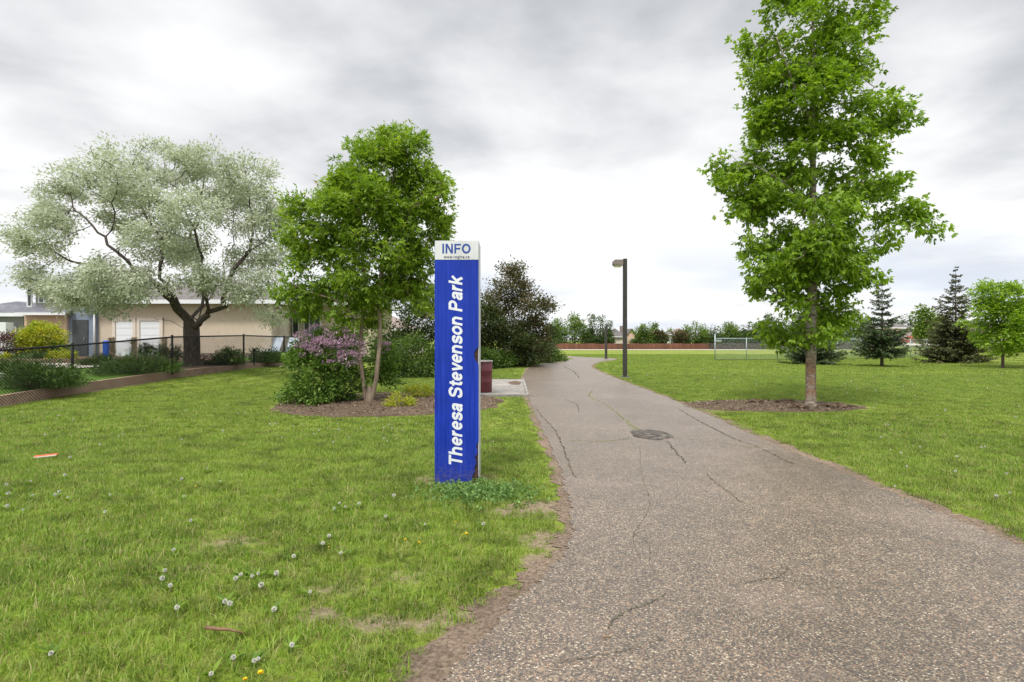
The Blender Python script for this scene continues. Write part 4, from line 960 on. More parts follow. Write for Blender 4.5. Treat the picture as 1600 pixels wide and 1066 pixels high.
for px, py, rx, ry, Y, s, lab in ((619, 626, 19, 14, 13.4, 41, 'yellow flowering small shrub on the mulch, nearer and lower one'), (652, 611, 17, 14, 15.6, 42, 'yellow flowering small shrub on the mulch, farther one nearer the sign')):
    c_ = at(px, py, Y); sc = Y / F
    shrub(lab, (c_[0], Y, .04), [(c_[0], Y, c_[2], rx * sc, rx * sc, ry * sc), (c_[0] + .1, Y, c_[2] - .08, rx * sc, rx * sc, ry * sc * .8)], 130, .05, .016, M['lf_yellow'], s, name='potentilla_shrub', nper=16, sig=.05, group='yellow shrubs on the mulch bed')
# park hedges and bushes behind the sign
def pxshrub(label, L, Y, basepx, n, Lf, Wf, mat, seed, **kw):
    bl = pxblobs(L, Y, kw.pop('dy', 1.0)); c_ = at(basepx, 560, Y); z = kw.pop('z', None)
    return shrub(label, (c_[0], Y, float(h(c_[0], Y)) if z is None else z), bl, n, Lf, Wf, mat, seed, **kw)
pxshrub('rounded mid green hedge bush left of the sign above the yellow shrubs', [(640, 562, 44, 30), (608, 566, 26, 26), (668, 558, 26, 30), (640, 580, 42, 14)], 24.2, 640, 700, .12, .055, M['lf_hedge'], 51, name='hedge_bush', nper=14, sig=.15)
pxshrub('dark green tall bush behind the hedge left of the sign', [(660, 500, 38, 32), (630, 520, 34, 30), (690, 490, 36, 44), (660, 545, 48, 30), (610, 530, 18, 22)], 30, 660, 800, .15, .07, M['lf_dark'], 52, name='tall_bush', nper=14, sig=.2)
pxshrub('dark purple brown tall bush between the sign and the path', [(795, 455, 34, 30), (830, 445, 14, 14), (770, 480, 24, 30), (815, 490, 46, 32), (842, 480, 20, 26), (790, 520, 50, 34), (835, 530, 34, 30), (855, 545, 20, 18), (800, 430, 22, 10), (822, 428, 5, 8), (812, 424, 4, 10)], 35, 808, 900, .14, .07, M['lf_purple'], 53, name='tall_bush', nper=26, sig=.26, stems=22, clumpvar=.7, shell=.2)
pxshrub('dark bush filling the gap right behind the sign', [(760, 510, 26, 34), (740, 495, 30, 34), (770, 535, 26, 22)], 33, 750, 600, .15, .075, M['lf_dark'], 54, name='tall_bush', nper=14, sig=.2)
pxshrub('dark green bush under the tall purple bush', [(800, 535, 30, 24), (832, 545, 26, 20)], 33.5, 815, 450, .14, .07, M['lf_dark'], 64, name='tall_bush', nper=14, sig=.18)
for i, (a, w_, Y, hh) in enumerate(((752, 20, 31, 24), (778, 20, 32.5, 22), (803, 18, 34.5, 20), (827, 18, 37, 18), (848, 15, 39.5, 17), (866, 12, 42, 15))):
    yb = HOR + EYE * F / Y
    pxshrub(['low hedge clump just right of the sign', 'low hedge clump behind the maroon bin', 'low hedge clump under the purple bush', 'low hedge clump right of the purple bush foot', 'low hedge clump near the path bend', 'last low hedge clump at the path bend'][i],
            [(a, yb - hh * .55, w_, hh * .7), (a - w_ * .5, yb - hh * .4, w_ * .7, hh * .5), (a + w_ * .5, yb - hh * .4, w_ * .7, hh * .5)], Y, a, 240, .13, .065, M['lf_hedge'], 60 + i, name='hedge_clump', nper=14, sig=.16, group='low hedge beside the path')
pxshrub('white flowering sprig on the hedge behind the bin', [(790, 545, 9, 3.5)], 33, 790, 40, .06, .05, M['blossom'], 77, name='white_flowers', cat='flowers', nper=8, sig=.08, stems=3, z=.9)
# garden planting
def gshrub(label, px, py, rx, ry, Y, n, Lf, Wf, mat, seed, name='shrub', **kw):
    c_ = at(px, py, Y); sc = Y / F; z = float(garden_z(c_[0], Y)) if c_[0] < float(fence_x(Y)) else float(h(c_[0], Y))
    b_ = [(c_[0], Y, c_[2], rx * sc, rx * sc * .9, ry * sc)]
    if kw.pop('spread', False): b_ += [(c_[0] - rx * sc * .5, Y - .2, c_[2] - ry * sc * .4, rx * sc * .7, rx * sc * .5, ry * sc * .6), (c_[0] + rx * sc * .55, Y + .2, c_[2] - ry * sc * .3, rx * sc * .7, rx * sc * .5, ry * sc * .6)]
    return shrub(label, (c_[0], Y, z), b_, n, Lf, Wf, mat, seed, name=name, **kw)
gshrub('round golden yellow shrub against the peach house wall', 64, 530, 29, 22, 28, 900, .09, .045, M['lf_yellow'], 81, name='golden_shrub', nper=14, sig=.1)
gshrub('dark red shrub at the left edge beside the golden shrub', 16, 538, 26, 15, 27.5, 300, .08, .04, M['lf_red'], 82, name='red_shrub', nper=12, sig=.12)
gshrub('large spreading juniper behind the fence, at the left post', 62, 590, 46, 19, 15.6, 600, .10, .02, M['lf_juniper'], 83, name='juniper_bush', spread=True, nper=16, sig=.10, droop=-.2)
gshrub('flat juniper at the left edge behind the larger one', 14, 578, 34, 9, 18.5, 260, .10, .022, M['lf_juniper'], 84, name='juniper_bush', spread=True, nper=14, sig=.1, droop=-.2)
gshrub('long juniper by the fence, left of the silver tree trunk', 214, 575, 48, 15, 18.7, 600, .10, .022, M['lf_juniper'], 85, name='juniper_bush', spread=True, nper=16, sig=.1, droop=-.2)
gshrub('small juniper in front of the garage wall', 150, 568, 22, 9, 22, 220, .10, .025, M['lf_juniper'], 86, name='juniper_bush', nper=12, sig=.1, droop=-.2)
gshrub('small juniper behind the fence right of the silver tree trunk', 356, 560, 20, 12, 23.2, 240, .10, .025, M['lf_juniper'], 87, name='juniper_bush', nper=14, sig=.1, droop=-.2)
gshrub('juniper spilling over the low wall near the lounge chairs', 418, 562, 26, 12, 26.3, 300, .11, .028, M['lf_juniper'], 88, name='juniper_bush', nper=14, sig=.12, droop=-.1)
gshrub('low juniper in front of the lounge chairs', 452, 557, 24, 7, 29, 240, .11, .028, M['lf_juniper'], 89, name='juniper_bush', nper=12, sig=.12)
gshrub('bluish green low shrub on the bed below the golden shrub', 50, 560, 22, 7, 24.6, 220, .09, .03, M['lf_juniper'], 90, name='low_shrub', nper=14, sig=.08)
gshrub('lime green low shrub beside the dark doorway', 92, 557, 18, 6, 24.8, 200, .08, .03, M['lf_yellow'], 91, name='low_shrub', nper=14, sig=.07)
gshrub('lime green low shrub at the left edge of the garden', 6, 563, 12, 6, 24.5, 140, .08, .03, M['lf_yellow'], 92, name='low_shrub', nper=14, sig=.07)
gshrub('dark leafy plant under the garage doors', 228, 549, 9, 7, 24.5, 80, .12, .03, M['lf_dark'], 93, name='garden_plant', nper=12, sig=.1)
gshrub('dark leafy plant left of the silver tree trunk', 262, 552, 18, 8, 24.5, 130, .12, .03, M['lf_dark'], 94, name='garden_plant', nper=12, sig=.1)
gshrub('reddish plant at the foot of the silver tree', 322, 567, 16, 8, 23, 110, .10, .03, M['lf_red'], 95, name='garden_plant', nper=10, sig=.1)
gshrub('green shrub behind the lilac in front of the house wall', 545, 540, 30, 26, 21, 300, .12, .05, M['lf_hedge'], 96, name='hedge_bush', nper=12, sig=.14)
gshrub('pale green shrub by the peach wall corner', 98, 543, 12, 8, 28, 100, .09, .04, M['lf_lilac'], 97, name='low_shrub', nper=12, sig=.1)

# ------------------------------------------------------------------ houses
def hip_roof(x0, x1, y0, y1, z, rise, over, name, mat, parent, th=.18, gable=False):
    x0 -= over; x1 += over; y0 -= over; y1 += over; w = min(x1 - x0, y1 - y0) / 2; V = [(x0, y0, z), (x1, y0, z), (x1, y1, z), (x0, y1, z)]
    if x1 - x0 >= y1 - y0:
        ins = 0 if gable else w; V += [(x0 + ins, (y0 + y1) / 2, z + rise), (x1 - ins - (.001), (y0 + y1) / 2, z + rise)]; top = [(0, 1, 5, 4), (1, 2, 5), (2, 3, 4, 5), (3, 0, 4)]
    else:
        ins = 0 if gable else w; V += [((x0 + x1) / 2, y0 + ins, z + rise), ((x0 + x1) / 2, y1 - ins - .001, z + rise)]; top = [(0, 1, 4), (1, 2, 5, 4), (2, 3, 5), (3, 0, 4, 5)]
    V += [(x0, y0, z - th), (x1, y0, z - th), (x1, y1, z - th), (x0, y1, z - th)]
    Fq = top + [(6, 7, 1, 0), (7, 8, 2, 1), (8, 9, 3, 2), (9, 6, 0, 3), (9, 8, 7, 6)]
    o = mk(name, V, Fq, mat, parent)
    mb = MB()
    t_ = .05
    mb.b2(x0 - t_, x1 + t_, y0 - t_, y0 - .003, z - th - .03, z + .02); mb.b2(x0 - t_, x0 - .003, y0, y1, z - th - .03, z + .018); mb.b2(x1 + .003, x1 + t_, y0, y1, z - th - .03, z + .018)
    mk('fascia', np.concatenate(mb.V), mb.F, M['trim'], o); return o
def window(parent, x0, x1, z0, z1, y, bars=1, fm=None):
    w = .07; mb = MB(); mb.b2(x0 - w, x1 + w, y - .05, y - .002, z0 - w, z0); mb.b2(x0 - w, x1 + w, y - .05, y - .002, z1, z1 + w); mb.b2(x0 - w, x0, y - .048, y - .002, z0, z1); mb.b2(x1, x1 + w, y - .048, y - .002, z0, z1)
    for i in range(bars):
        xx = x0 + (x1 - x0) * (i + 1) / (bars + 1); mb.b2(xx - .025, xx + .025, y - .04, y - .012, z0 + .001, z1 - .001)
    f = mb.build('window', fm or M['trim'], parent); g = MB(); g.b2(x0, x1, y - .012, y - .003, z0, z1); g.build('pane', M['glass'], f); return f
HY = 33.0
hx = lambda px, Y=HY: (px - 800) / F * Y
hz = lambda py, Y=HY: EYE - (py - HOR) / F * Y
hs = empty('house', (hx(200), HY, .6), 'beige and peach house with white garage doors behind the silver tree', 'house')
mb = MB(); mb.b2(hx(152), hx(424), HY, HY + 9, .55, hz(470)); mb.b2(hx(424) + .001, hx(560), HY + 3, HY + 9.2, .55, hz(468)); mb.build('wall', M['stucco'], hs)
mb = MB(); mb.b2(hx(257), hx(424) + .03, HY - .03, HY + 3.02, .5, hz(551.5)); mb.b2(hx(152), hx(176), HY - .03, HY - .001, .5, hz(551)); mb.build('stone_plinth', M['stonebase'], hs)
mb = MB(); mb.b2(hx(38, 32.7), hx(104, 32.7), HY - .3, HY + 8, .55, hz(489, 32.5)); o = mb.build('wall', M['stucco_pink'], hs); o['label'] = 'peach coloured ground floor wall'
mb = MB(); mb.b2(hx(104, 32.7) + .001, hx(151, 32.85), HY - .15, HY + 8.1, .55, hz(476, 32.85)); o = mb.build('wall', M['bluegrey'], hs); o['label'] = 'blue grey entrance wall'
mb = MB(); mb.b2(hx(42), hx(160), HY + .6, HY + 8.4, hz(490), hz(446)); o = mb.build('wall', M['siding'], hs); o['label'] = 'grey sided upper storey wall'
hip_roof(hx(42), hx(160), HY + .6, HY + 8.4, hz(446), 1.0, .5, 'roof', M['roofdark'], hs)
# lean roof over the peach wall
def slab_roof(pts, th, name, mat, par):
    n = len(pts); V = [tuple(p_) for p_ in pts] + [(a, b_, c_ - th) for a, b_, c_ in pts]
    return mk(name, V, [tuple(range(n)), tuple(range(2 * n - 1, n - 1, -1))] + [(i, n + i, n + (i + 1) % n, (i + 1) % n) for i in range(n)], mat, par)
slab_roof([(hx(26, 32.2), HY - .8, hz(489, 32.2)), (hx(103, 32.2), HY - .8, hz(489, 32.2)), (hx(103, 32.2), HY + .58, hz(478, 33.6)), (hx(26, 32.2), HY + .58, hz(478, 33.6))], .10, 'roof', M['roofdark'], hs)
mb = MB(); mb.b2(hx(26, 32.2) - .05, hx(103, 32.2), HY - .88, HY - .81, hz(492.5, 32.2), hz(488.5, 32.2)); mb.build('fascia', M['trim'], hs)
hip_roof(hx(152), hx(424), HY, HY + 9, hz(470), 1.75, .6, 'roof', M['roof'], hs)
hip_roof(hx(424), hx(560), HY + 3, HY + 9.2, hz(468), 1.5, .5, 'roof', M['roof'], hs)
for a, b_ in ((182, 208), (220, 250)):
    mb = MB(); x0, x1 = hx(a), hx(b_); z0, z1 = .62, hz(502); n = 5
    for i in range(n):
        q0 = z0 + (z1 - z0) * i / n; q1 = z0 + (z1 - z0) * (i + 1) / n; mb.b2(x0, x1, HY - .05, HY - .012, q0 + .012, q1 - .004)
    d_ = mb.build('garage_door', M['garage'], hs, bevel=.008)
    mb = MB(); mb.b2(x0 - .2, x0 - .02, HY - .09, HY - .003, z0 - .05, z1 + .22); mb.b2(x1 + .02, x1 + .2, HY - .09, HY - .003, z0 - .05, z1 + .22); mb.b2(x0 - .2, x1 + .2, HY - .088, HY - .003, z1 + .02, z1 + .2); mb.build('door_frame', M['cream'], d_)
mb = MB(); mb.b2(hx(113, 32.8), hx(137, 32.8), HY - .21, HY - .152, .62, hz(500, 32.8)); dd = mb.build('door', M['darkdoor'], hs)
mb = MB(); mb.tube([(hx(135, 32.8) - .1, HY - .25, 1.6), (hx(135, 32.8) - .1, HY - .25, 1.75)], .02, 8); mb.build('handle', M['galv'], dd)
mb = MB(); mb.tube([(hx(147, 32.75), HY - .23, .6), (hx(147, 32.75), HY - .23, hz(478, 32.75))], .05, 8); mb.build('downpipe', M['trim'], hs, True)
window(hs, hx(62, 33.6), hx(76, 33.6), hz(472, 33.6), hz(456, 33.6), HY + .6, 1); window(hs, hx(44.5, 33.6), hx(49, 33.6), hz(478, 33.6), hz(450, 33.6), HY + .6, 0)
window(hs, hx(100, 33.6), hx(118, 33.6), hz(470, 33.6), hz(456, 33.6), HY + .6, 1)
YW = HY + 3
window(hs, hx(449, YW), hx(466, YW), hz(528, YW), hz(490, YW), YW, 1); window(hs, hx(476, YW), hx(500, YW), hz(528, YW), hz(490, YW), YW, 2)
mb = MB(); c0_ = hx(441, YW - 1.6); mb.b2(c0_ - .32, c0_ + .32, YW - 1.9, YW - 1.3, .6, hz(478, YW - 1.6)); mb.build('porch_column', M['cream'], hs, bevel=.02)
mb = MB(); mb.b2(hx(424) + .6, hx(500), YW - 2.2, YW - .003, hz(474, YW), hz(474, YW) + .14); mb.build('porch_roof', M['trim'], hs)
# neighbour at the very left
h2 = empty('house', (hx(-10, 38), 38, .6), 'low house with a white column at the left edge of the picture', 'house')
mb = MB(); mb.b2(hx(-90, 38), hx(36, 38), 38, 46, .5, hz(488, 38)); mb.build('wall', M['siding'], h2)
hip_roof(hx(-90, 38), hx(34, 38), 38, 46, hz(490, 38), 1.0, .4, 'roof', M['roofdark'], h2)
mb = MB(); mb.b2(hx(-4, 37), hx(9, 37), 37, 37.6, .5, hz(504, 37)); mb.build('porch_column', M['white'], h2, bevel=.02)
window(h2, hx(14, 38), hx(24, 38), hz(535, 38), hz(512, 38), 38, 0)
# far neighbour seen between tree stems
h3 = empty('house', (hx(600, 58), 58, .3), 'pale pink house glimpsed between the tree stems above the hedge', 'house')
mb = MB(); mb.b2(hx(500, 58), hx(640, 58), 58, 68, .1, hz(512, 58)); mb.build('wall', M['cream'], h3); hip_roof(hx(500, 58), hx(640, 58), 58, 68, hz(514, 58), 2.2, .4, 'roof', M['roofbrown'], h3)
window(h3, hx(560, 58), hx(575, 58), hz(535, 58), hz(520, 58), 58, 1)

# blue bin, posts, chairs
bxx, byy = hx(165.5, 30.6), 30.6; z = .62
e = empty('wheelie_bin', (bxx, byy, z), 'narrow blue bin standing left of the garage doors', 'bin')
mb = MB(); mb.box((bxx, byy, z + .44), (.22, .20, .84), taper=1.12); mb.build('body', M['bluebin'], e, bevel=.03)
mb = MB(); mb.box((bxx, byy, z + .90), (.26, .24, .09), taper=.7); mb.build('lid', M['bluebin'], e, bevel=.02)
for s in (-1, 1):
    mb = MB(); mb.tube([(bxx + s * .09, byy + .1, z + .08), (bxx + s * .13, byy + .1, z + .08)], .08, 14); mb.build('wheel', M['tyre'], e)
for px, lab in ((175, 'vine clad wooden post left of the garage doors'), (209.5, 'vine clad wooden post between the garage doors'), (257, 'vine clad wooden post right of the garage doors')):
    x = hx(px, 31.5); e = empty('wooden_post', (x, 31.5, .62), lab, 'post', 'wooden posts by the garage')
    mb = MB(); mb.b2(x - .10, x + .10, 31.4, 31.6, .55, hz(528, 31.5)); mb.build('post', M['woodpost'], e, bevel=.01)
    mb = MB(); mb.box((x, 31.5, hz(528, 31.5) + .03), (.26, .26, .06), taper=.6); mb.build('cap', M['woodpost'], e)
    r = np.random.default_rng(int(px)); P = np.stack([x + r.normal(0, .1, 60), 31.36 + r.normal(0, .04, 60), .7 + r.random(60) * .95], 1)
    V, Fq, vr = spray(P, np.tile([0, -1.0, 0], (60, 1)), 5, .05, .06, .04, r, .2, 1); mk('vine', V, Fq, M['lf_dark'], e, var=vr)
def lounge(px, Y, lab):
    x = hx(px, Y); z = .62; e = empty('lounge_chair', (x, Y, z), lab, 'lounge chair', 'white lounge chairs on the patio')
    mb = MB()
    mb.add([(x - .28, Y - .02, z + .36), (x + .28, Y - .02, z + .36), (x + .36, Y + .35, z + 1.12), (x - .20, Y + .35, z + 1.12), (x - .28, Y + .02, z + .35), (x + .28, Y + .02, z + .35), (x + .36, Y + .39, z + 1.11), (x - .20, Y + .39, z + 1.11)],
           [(0, 1, 2, 3), (7, 6, 5, 4), (0, 4, 5, 1), (1, 5, 6, 2), (2, 6, 7, 3), (3, 7, 4, 0)]); mb.build('backrest', M['sling'], e)
    mb = MB(); mb.box((x - .30, Y - .25, z + .33), (.95, .56, .04)); mb.build('seat', M['sling'], e)
    mb = MB(); mb.tube([(x - .30, Y - .02, z + .35), (x - .22, Y + .36, z + 1.14), (x + .38, Y + .36, z + 1.14), (x + .30, Y - .02, z + .35)], .02, 6); mb.build('back_frame', M['chairmetal'], e, True)
    for sx_, sy_ in ((-.7, -.5), (.15, -.5), (-.7, 0), (.15, 0)):
        mb = MB(); mb.tube([(x + sx_, Y + sy_, z), (x + sx_ + .02, Y + sy_, z + .33)], .02, 6); mb.build('leg', M['chairmetal'], e)
lounge(429, 33.0, 'white lounge chair on the patio, nearer the garage wall'); lounge(455, 32.6, 'white lounge chair on the patio, beside the lilac')
for px, lab in ((353.5, 'short black garden light left of the fence post'), (397, 'short black garden light right of the fence post')):
    x = hx(px, 24.2); z = float(garden_z(x, 24.2)); e = empty('garden_light', (x, 24.2, z), lab, 'garden light', 'small black garden lights')
    mb = MB(); mb.tube([(x, 24.2, z - .05), (x, 24.2, hz(549, 24.2))], .03, 8); mb.build('stake', M['blackmetal'], e)
    mb = MB(); mb.lathe((x, 24.2, hz(549, 24.2)), [(.04, 0), (.055, .02), (.055, .08), (.08, .09), (.02, .13), (.001, .135)], 12); mb.build('lamp_head', M['blackmetal'], e)

ORD = 'first second third fourth fifth sixth seventh eighth ninth tenth eleventh twelfth thirteenth fourteenth fifteenth sixteenth seventeenth eighteenth nineteenth twentieth'.split()
# ------------------------------------------------------------------ far side of the field
YF = 160
fz = lambda x, y: float(h(x, y))
# brown board fence
x0, x1 = hx(862, YF), hx(1107, YF); e = empty('board_fence', ((x0 + x1) / 2, YF, fz((x0 + x1) / 2, YF)), 'long reddish brown board fence at the far side of the field', 'fence')
mb = MB(); n = 18; xx = np.linspace(x0, x1, n + 1)
for a, b_ in zip(xx[:-1], xx[1:]): mb.b2(a + .06, b_ - .06, YF - .03, YF + .03, fz(a, YF) + .02, fz(a, YF) + 1.65 + .06 * math.sin(a))
mb.build('boards', M['woodfence'], e)
for a in xx:
    mb = MB(); mb.b2(a - .06, a + .06, YF - .06, YF + .06, fz(a, YF) - .05, fz(a, YF) + 1.78); mb.build('post', M['woodfence'], e)
x0, x1 = hx(1108, 163), hx(1330, 163)
e = empty('board_fence', ((x0 + x1) / 2, 163, fz(60, 163)), 'dark board fence seen through the chain link', 'fence'); mb = MB(); xx = np.linspace(x0, x1, 17)
for a, b_ in zip(xx[:-1], xx[1:]): mb.b2(a + .06, b_ - .06, 162.97, 163.03, fz(a, 163) - .3, fz(a, 163) + 1.8)
mb.build('boards', M['bark_dark'], e)
def farhouse(label, a, b_, Y, eave, ridge, wall, roof, wins=(), gable=False, base=None, depth=9, chim=None):
    x0, x1 = hx(a, Y), hx(b_, Y); z0 = fz(x0, Y) if base is None else base; e = empty('house', ((x0 + x1) / 2, Y, z0), label, 'house')
    mb = MB(); ze, zr = hz(eave, Y), hz(ridge, Y); mb.b2(x0, x1, Y, Y + depth, z0 - .5, ze); mb.build('wall', wall, e)
    if gable:
        w = .5; xm = (x0 + x1) / 2; V = [(x0 - w, Y - .4, ze - .25), (xm, Y - .4, zr), (x1 + w, Y - .4, ze - .25), (x0 - w, Y + depth, ze - .25), (xm, Y + depth, zr), (x1 + w, Y + depth, ze - .25)]
        V += [(a_, b__, c_ - .25) for a_, b__, c_ in V]
        rf = mk('roof', V, [(0, 1, 4, 3), (1, 2, 5, 4), (6, 9, 10, 7), (7, 10, 11, 8), (0, 6, 7, 1), (1, 7, 8, 2), (3, 4, 10, 9), (4, 5, 11, 10), (0, 3, 9, 6), (2, 8, 11, 5)], roof, e)
        mk('gable', [(x0, Y - .004, ze - .002), (x1, Y - .004, ze - .002), (xm, Y - .004, zr - .3), (x0, Y + .2, ze - .002), (x1, Y + .2, ze - .002), (xm, Y + .2, zr - .3)], [(0, 1, 2), (5, 4, 3), (0, 3, 4, 1), (1, 4, 5, 2), (2, 5, 3, 0)], wall, e)
    else: rf = hip_roof(x0, x1, Y, Y + depth, ze, zr - ze, .5, 'roof', roof, e)
    for w0, w1, t0, t1 in wins: window(e, hx(w0, Y), hx(w1, Y), hz(t1, Y), hz(t0, Y), Y, 1)
    if chim: mb = MB(); cx = hx(chim, Y); mb.b2(cx - .4, cx + .4, Y + 4, Y + 4.8, ze, zr + .8); mb.build('chimney', M['stonebase'], rf)
    return e
farhouse('far house with a grey hip roof and cream wall left of the lamp post', 950, 977, 172, 526, 513, M['cream'], M['roof'], [(966, 968, 528, 532)], chim=975)
farhouse('far house with a peach gable wall just right of the lamp post', 979, 995, 176, 524, 513.5, M['stucco_pink'], M['roof'], [(986, 988, 529, 533)], gable=True)
farhouse('far two storey white house with dark windows across the field', 1041, 1056, 178, 523, 519, M['white'], M['roof'], [(1044, 1046.2, 528, 532), (1047.8, 1050, 528, 532)], gable=False)
farhouse('far house with a brown roof behind the reddish tree', 1053, 1078, 182, 524, 513, M['cream'], M['roofbrown'], [(1066, 1069, 529, 533)])
farhouse('far house with a brown roof between the green trees', 1018, 1040, 184, 525, 514, M['cream'], M['roofbrown'], [(1033, 1036, 529, 533)])
farhouse('far pale house beside the end of the brown fence', 1098, 1112, 174, 527, 519, M['cream'], M['roof'], [(1107, 1110, 529, 533)])
farhouse('pink house with pale roof seen between the two spruces', 1383, 1433, 118, 512, 503, M['stucco_pink'], M['roof'], [(1409, 1414, 514, 519), (1421, 1426, 514, 519)])
farhouse('pink gabled porch house below the pale roof between the spruces', 1416, 1434, 108, 529, 519, M['stucco_pink'], M['roofbrown'], [(1421, 1425, 529.5, 531)], gable=True)
farhouse('pale house behind the tallest spruce', 1448, 1500, 116, 517, 505, M['cream'], M['roof'], [(1458, 1462, 520, 526), (1468, 1472, 520, 526)])
farhouse('pale house behind the bright green tree at the right edge', 1540, 1600, 112, 515, 503, M['cream'], M['roofbrown'], [(1575, 1580, 518, 525)])
# red parked car on the road
cx, cy = hx(1431, 103), 103; cz = fz(cx, cy) + .12
e = empty('parked_car', (cx, cy, cz), 'red car parked on the road behind the chain link fence', 'car')
pr = [(-2.1, .3), (-2.15, .75), (-1.5, .85), (-.9, 1.35), (.7, 1.38), (1.4, .9), (2.1, .8), (2.15, .3)]
def extr(pr, y0, y1): 
    n = len(pr); V = [(cx + a, y0, cz + b_) for a, b_ in pr] + [(cx + a, y1, cz + b_) for a, b_ in pr]
    return V, [tuple(range(n))[::-1], tuple(range(n, 2 * n))] + [(i, (i + 1) % n, n + (i + 1) % n, n + i) for i in range(n)]
V, Fq = extr(pr, cy - .85, cy + .85); mk('body', V, Fq, M['redcar'], e)
V, Fq = extr([(-1.2, .9), (-.8, 1.28), (.6, 1.30), (1.1, .9)], cy - .86, cy + .86); mk('window', V, Fq, M['glass'], e)
for wx in (-1.35, 1.35):
    for wy_ in (-.78, .78):
        mb = MB(); mb.tube([(cx + wx, cy + wy_ - .12, cz + .32), (cx + wx, cy + wy_ + .12, cz + .32)], .32, 16); w_ = mb.build('wheel', M['tyre'], e)
        mb = MB(); mb.tube([(cx + wx, cy + wy_ - .13, cz + .32), (cx + wx, cy + wy_ + .13, cz + .32)], .18, 12); mb.build('rim', M['galv'], w_)

def fartree(label, px, top, hw, Y, mat, seed, shape='round', n=260, L=.55, dens=9, group=None, base=None):
    x = hx(px, Y); z0 = fz(x, Y) if base is None else base; r = np.random.default_rng(seed); e = empty('background_tree', (x, Y, z0), label, 'tree', group)
    zt = hz(top, Y); H = zt - z0; w = hw / F * Y; bl = []
    if shape == 'round':
        for i in range(9):
            a = r.random() * 6.28; rr = r.random() ** .5 * .55; zz = .30 + .52 * r.random(); bl.append((x + w * rr * math.cos(a), Y + w * rr * math.sin(a), z0 + H * zz, w * .5, w * .5, H * .17))
        bl.append((x, Y, z0 + H * .88, w * .35, w * .35, H * .12)); bl.append((x, Y, z0 + H * .5, w * .8, w * .8, H * .34))
    elif shape == 'spire':
        for i in range(7): f = i / 6; bl.append((x + r.normal(0, w * .06), Y, z0 + H * (.14 + .78 * f), w * (1 - f) ** .8 * .8 + .12 * w, w * (1 - f) * .8 + .12 * w, H * .10))
    elif shape == 'bush': bl += [(x, Y, z0 + H * .45, w, w, H * .5), (x - w * .4, Y, z0 + H * .4, w * .5, w * .5, H * .55), (x + w * .45, Y, z0 + H * .4, w * .5, w * .5, H * .45)]
    elif shape == 'multi':
        for i in range(3):
            ox = (i - 1) * w * .55; hh = H * (1 - .14 * abs(r.normal()))
            for f in (.3, .5, .68, .84, .95): bl.append((x + ox * (1 + f * .3), Y + r.normal(0, w * .2), z0 + hh * f, w * .5 * (1.15 - f * .85), w * .5, H * .11))
    P, d = blobs_to_pts(bl, n, r, .25); P[:, 2] = np.maximum(P[:, 2], z0 + .1)
    mb = MB(); mb.tube([(x, Y, z0 - .2), (x, Y, z0 + H * .4), (x, Y, z0 + H * .8)], [.03 * H, .02 * H, .05], 6)
    for i in range(5):
        t_ = P[r.integers(len(P))]; mb.tube([(x, Y, z0 + H * .3), tuple(t_)], [.012 * H, .03], 4, cap=False)
    mb.build('trunk', M['bark_mid'], e, True)
    V, Fq, vr = spray(P, d, dens, L * .9, L, L * .6, r, .1, 1, .65, .5); mk('crown', V, Fq, mat, e, var=vr); return e
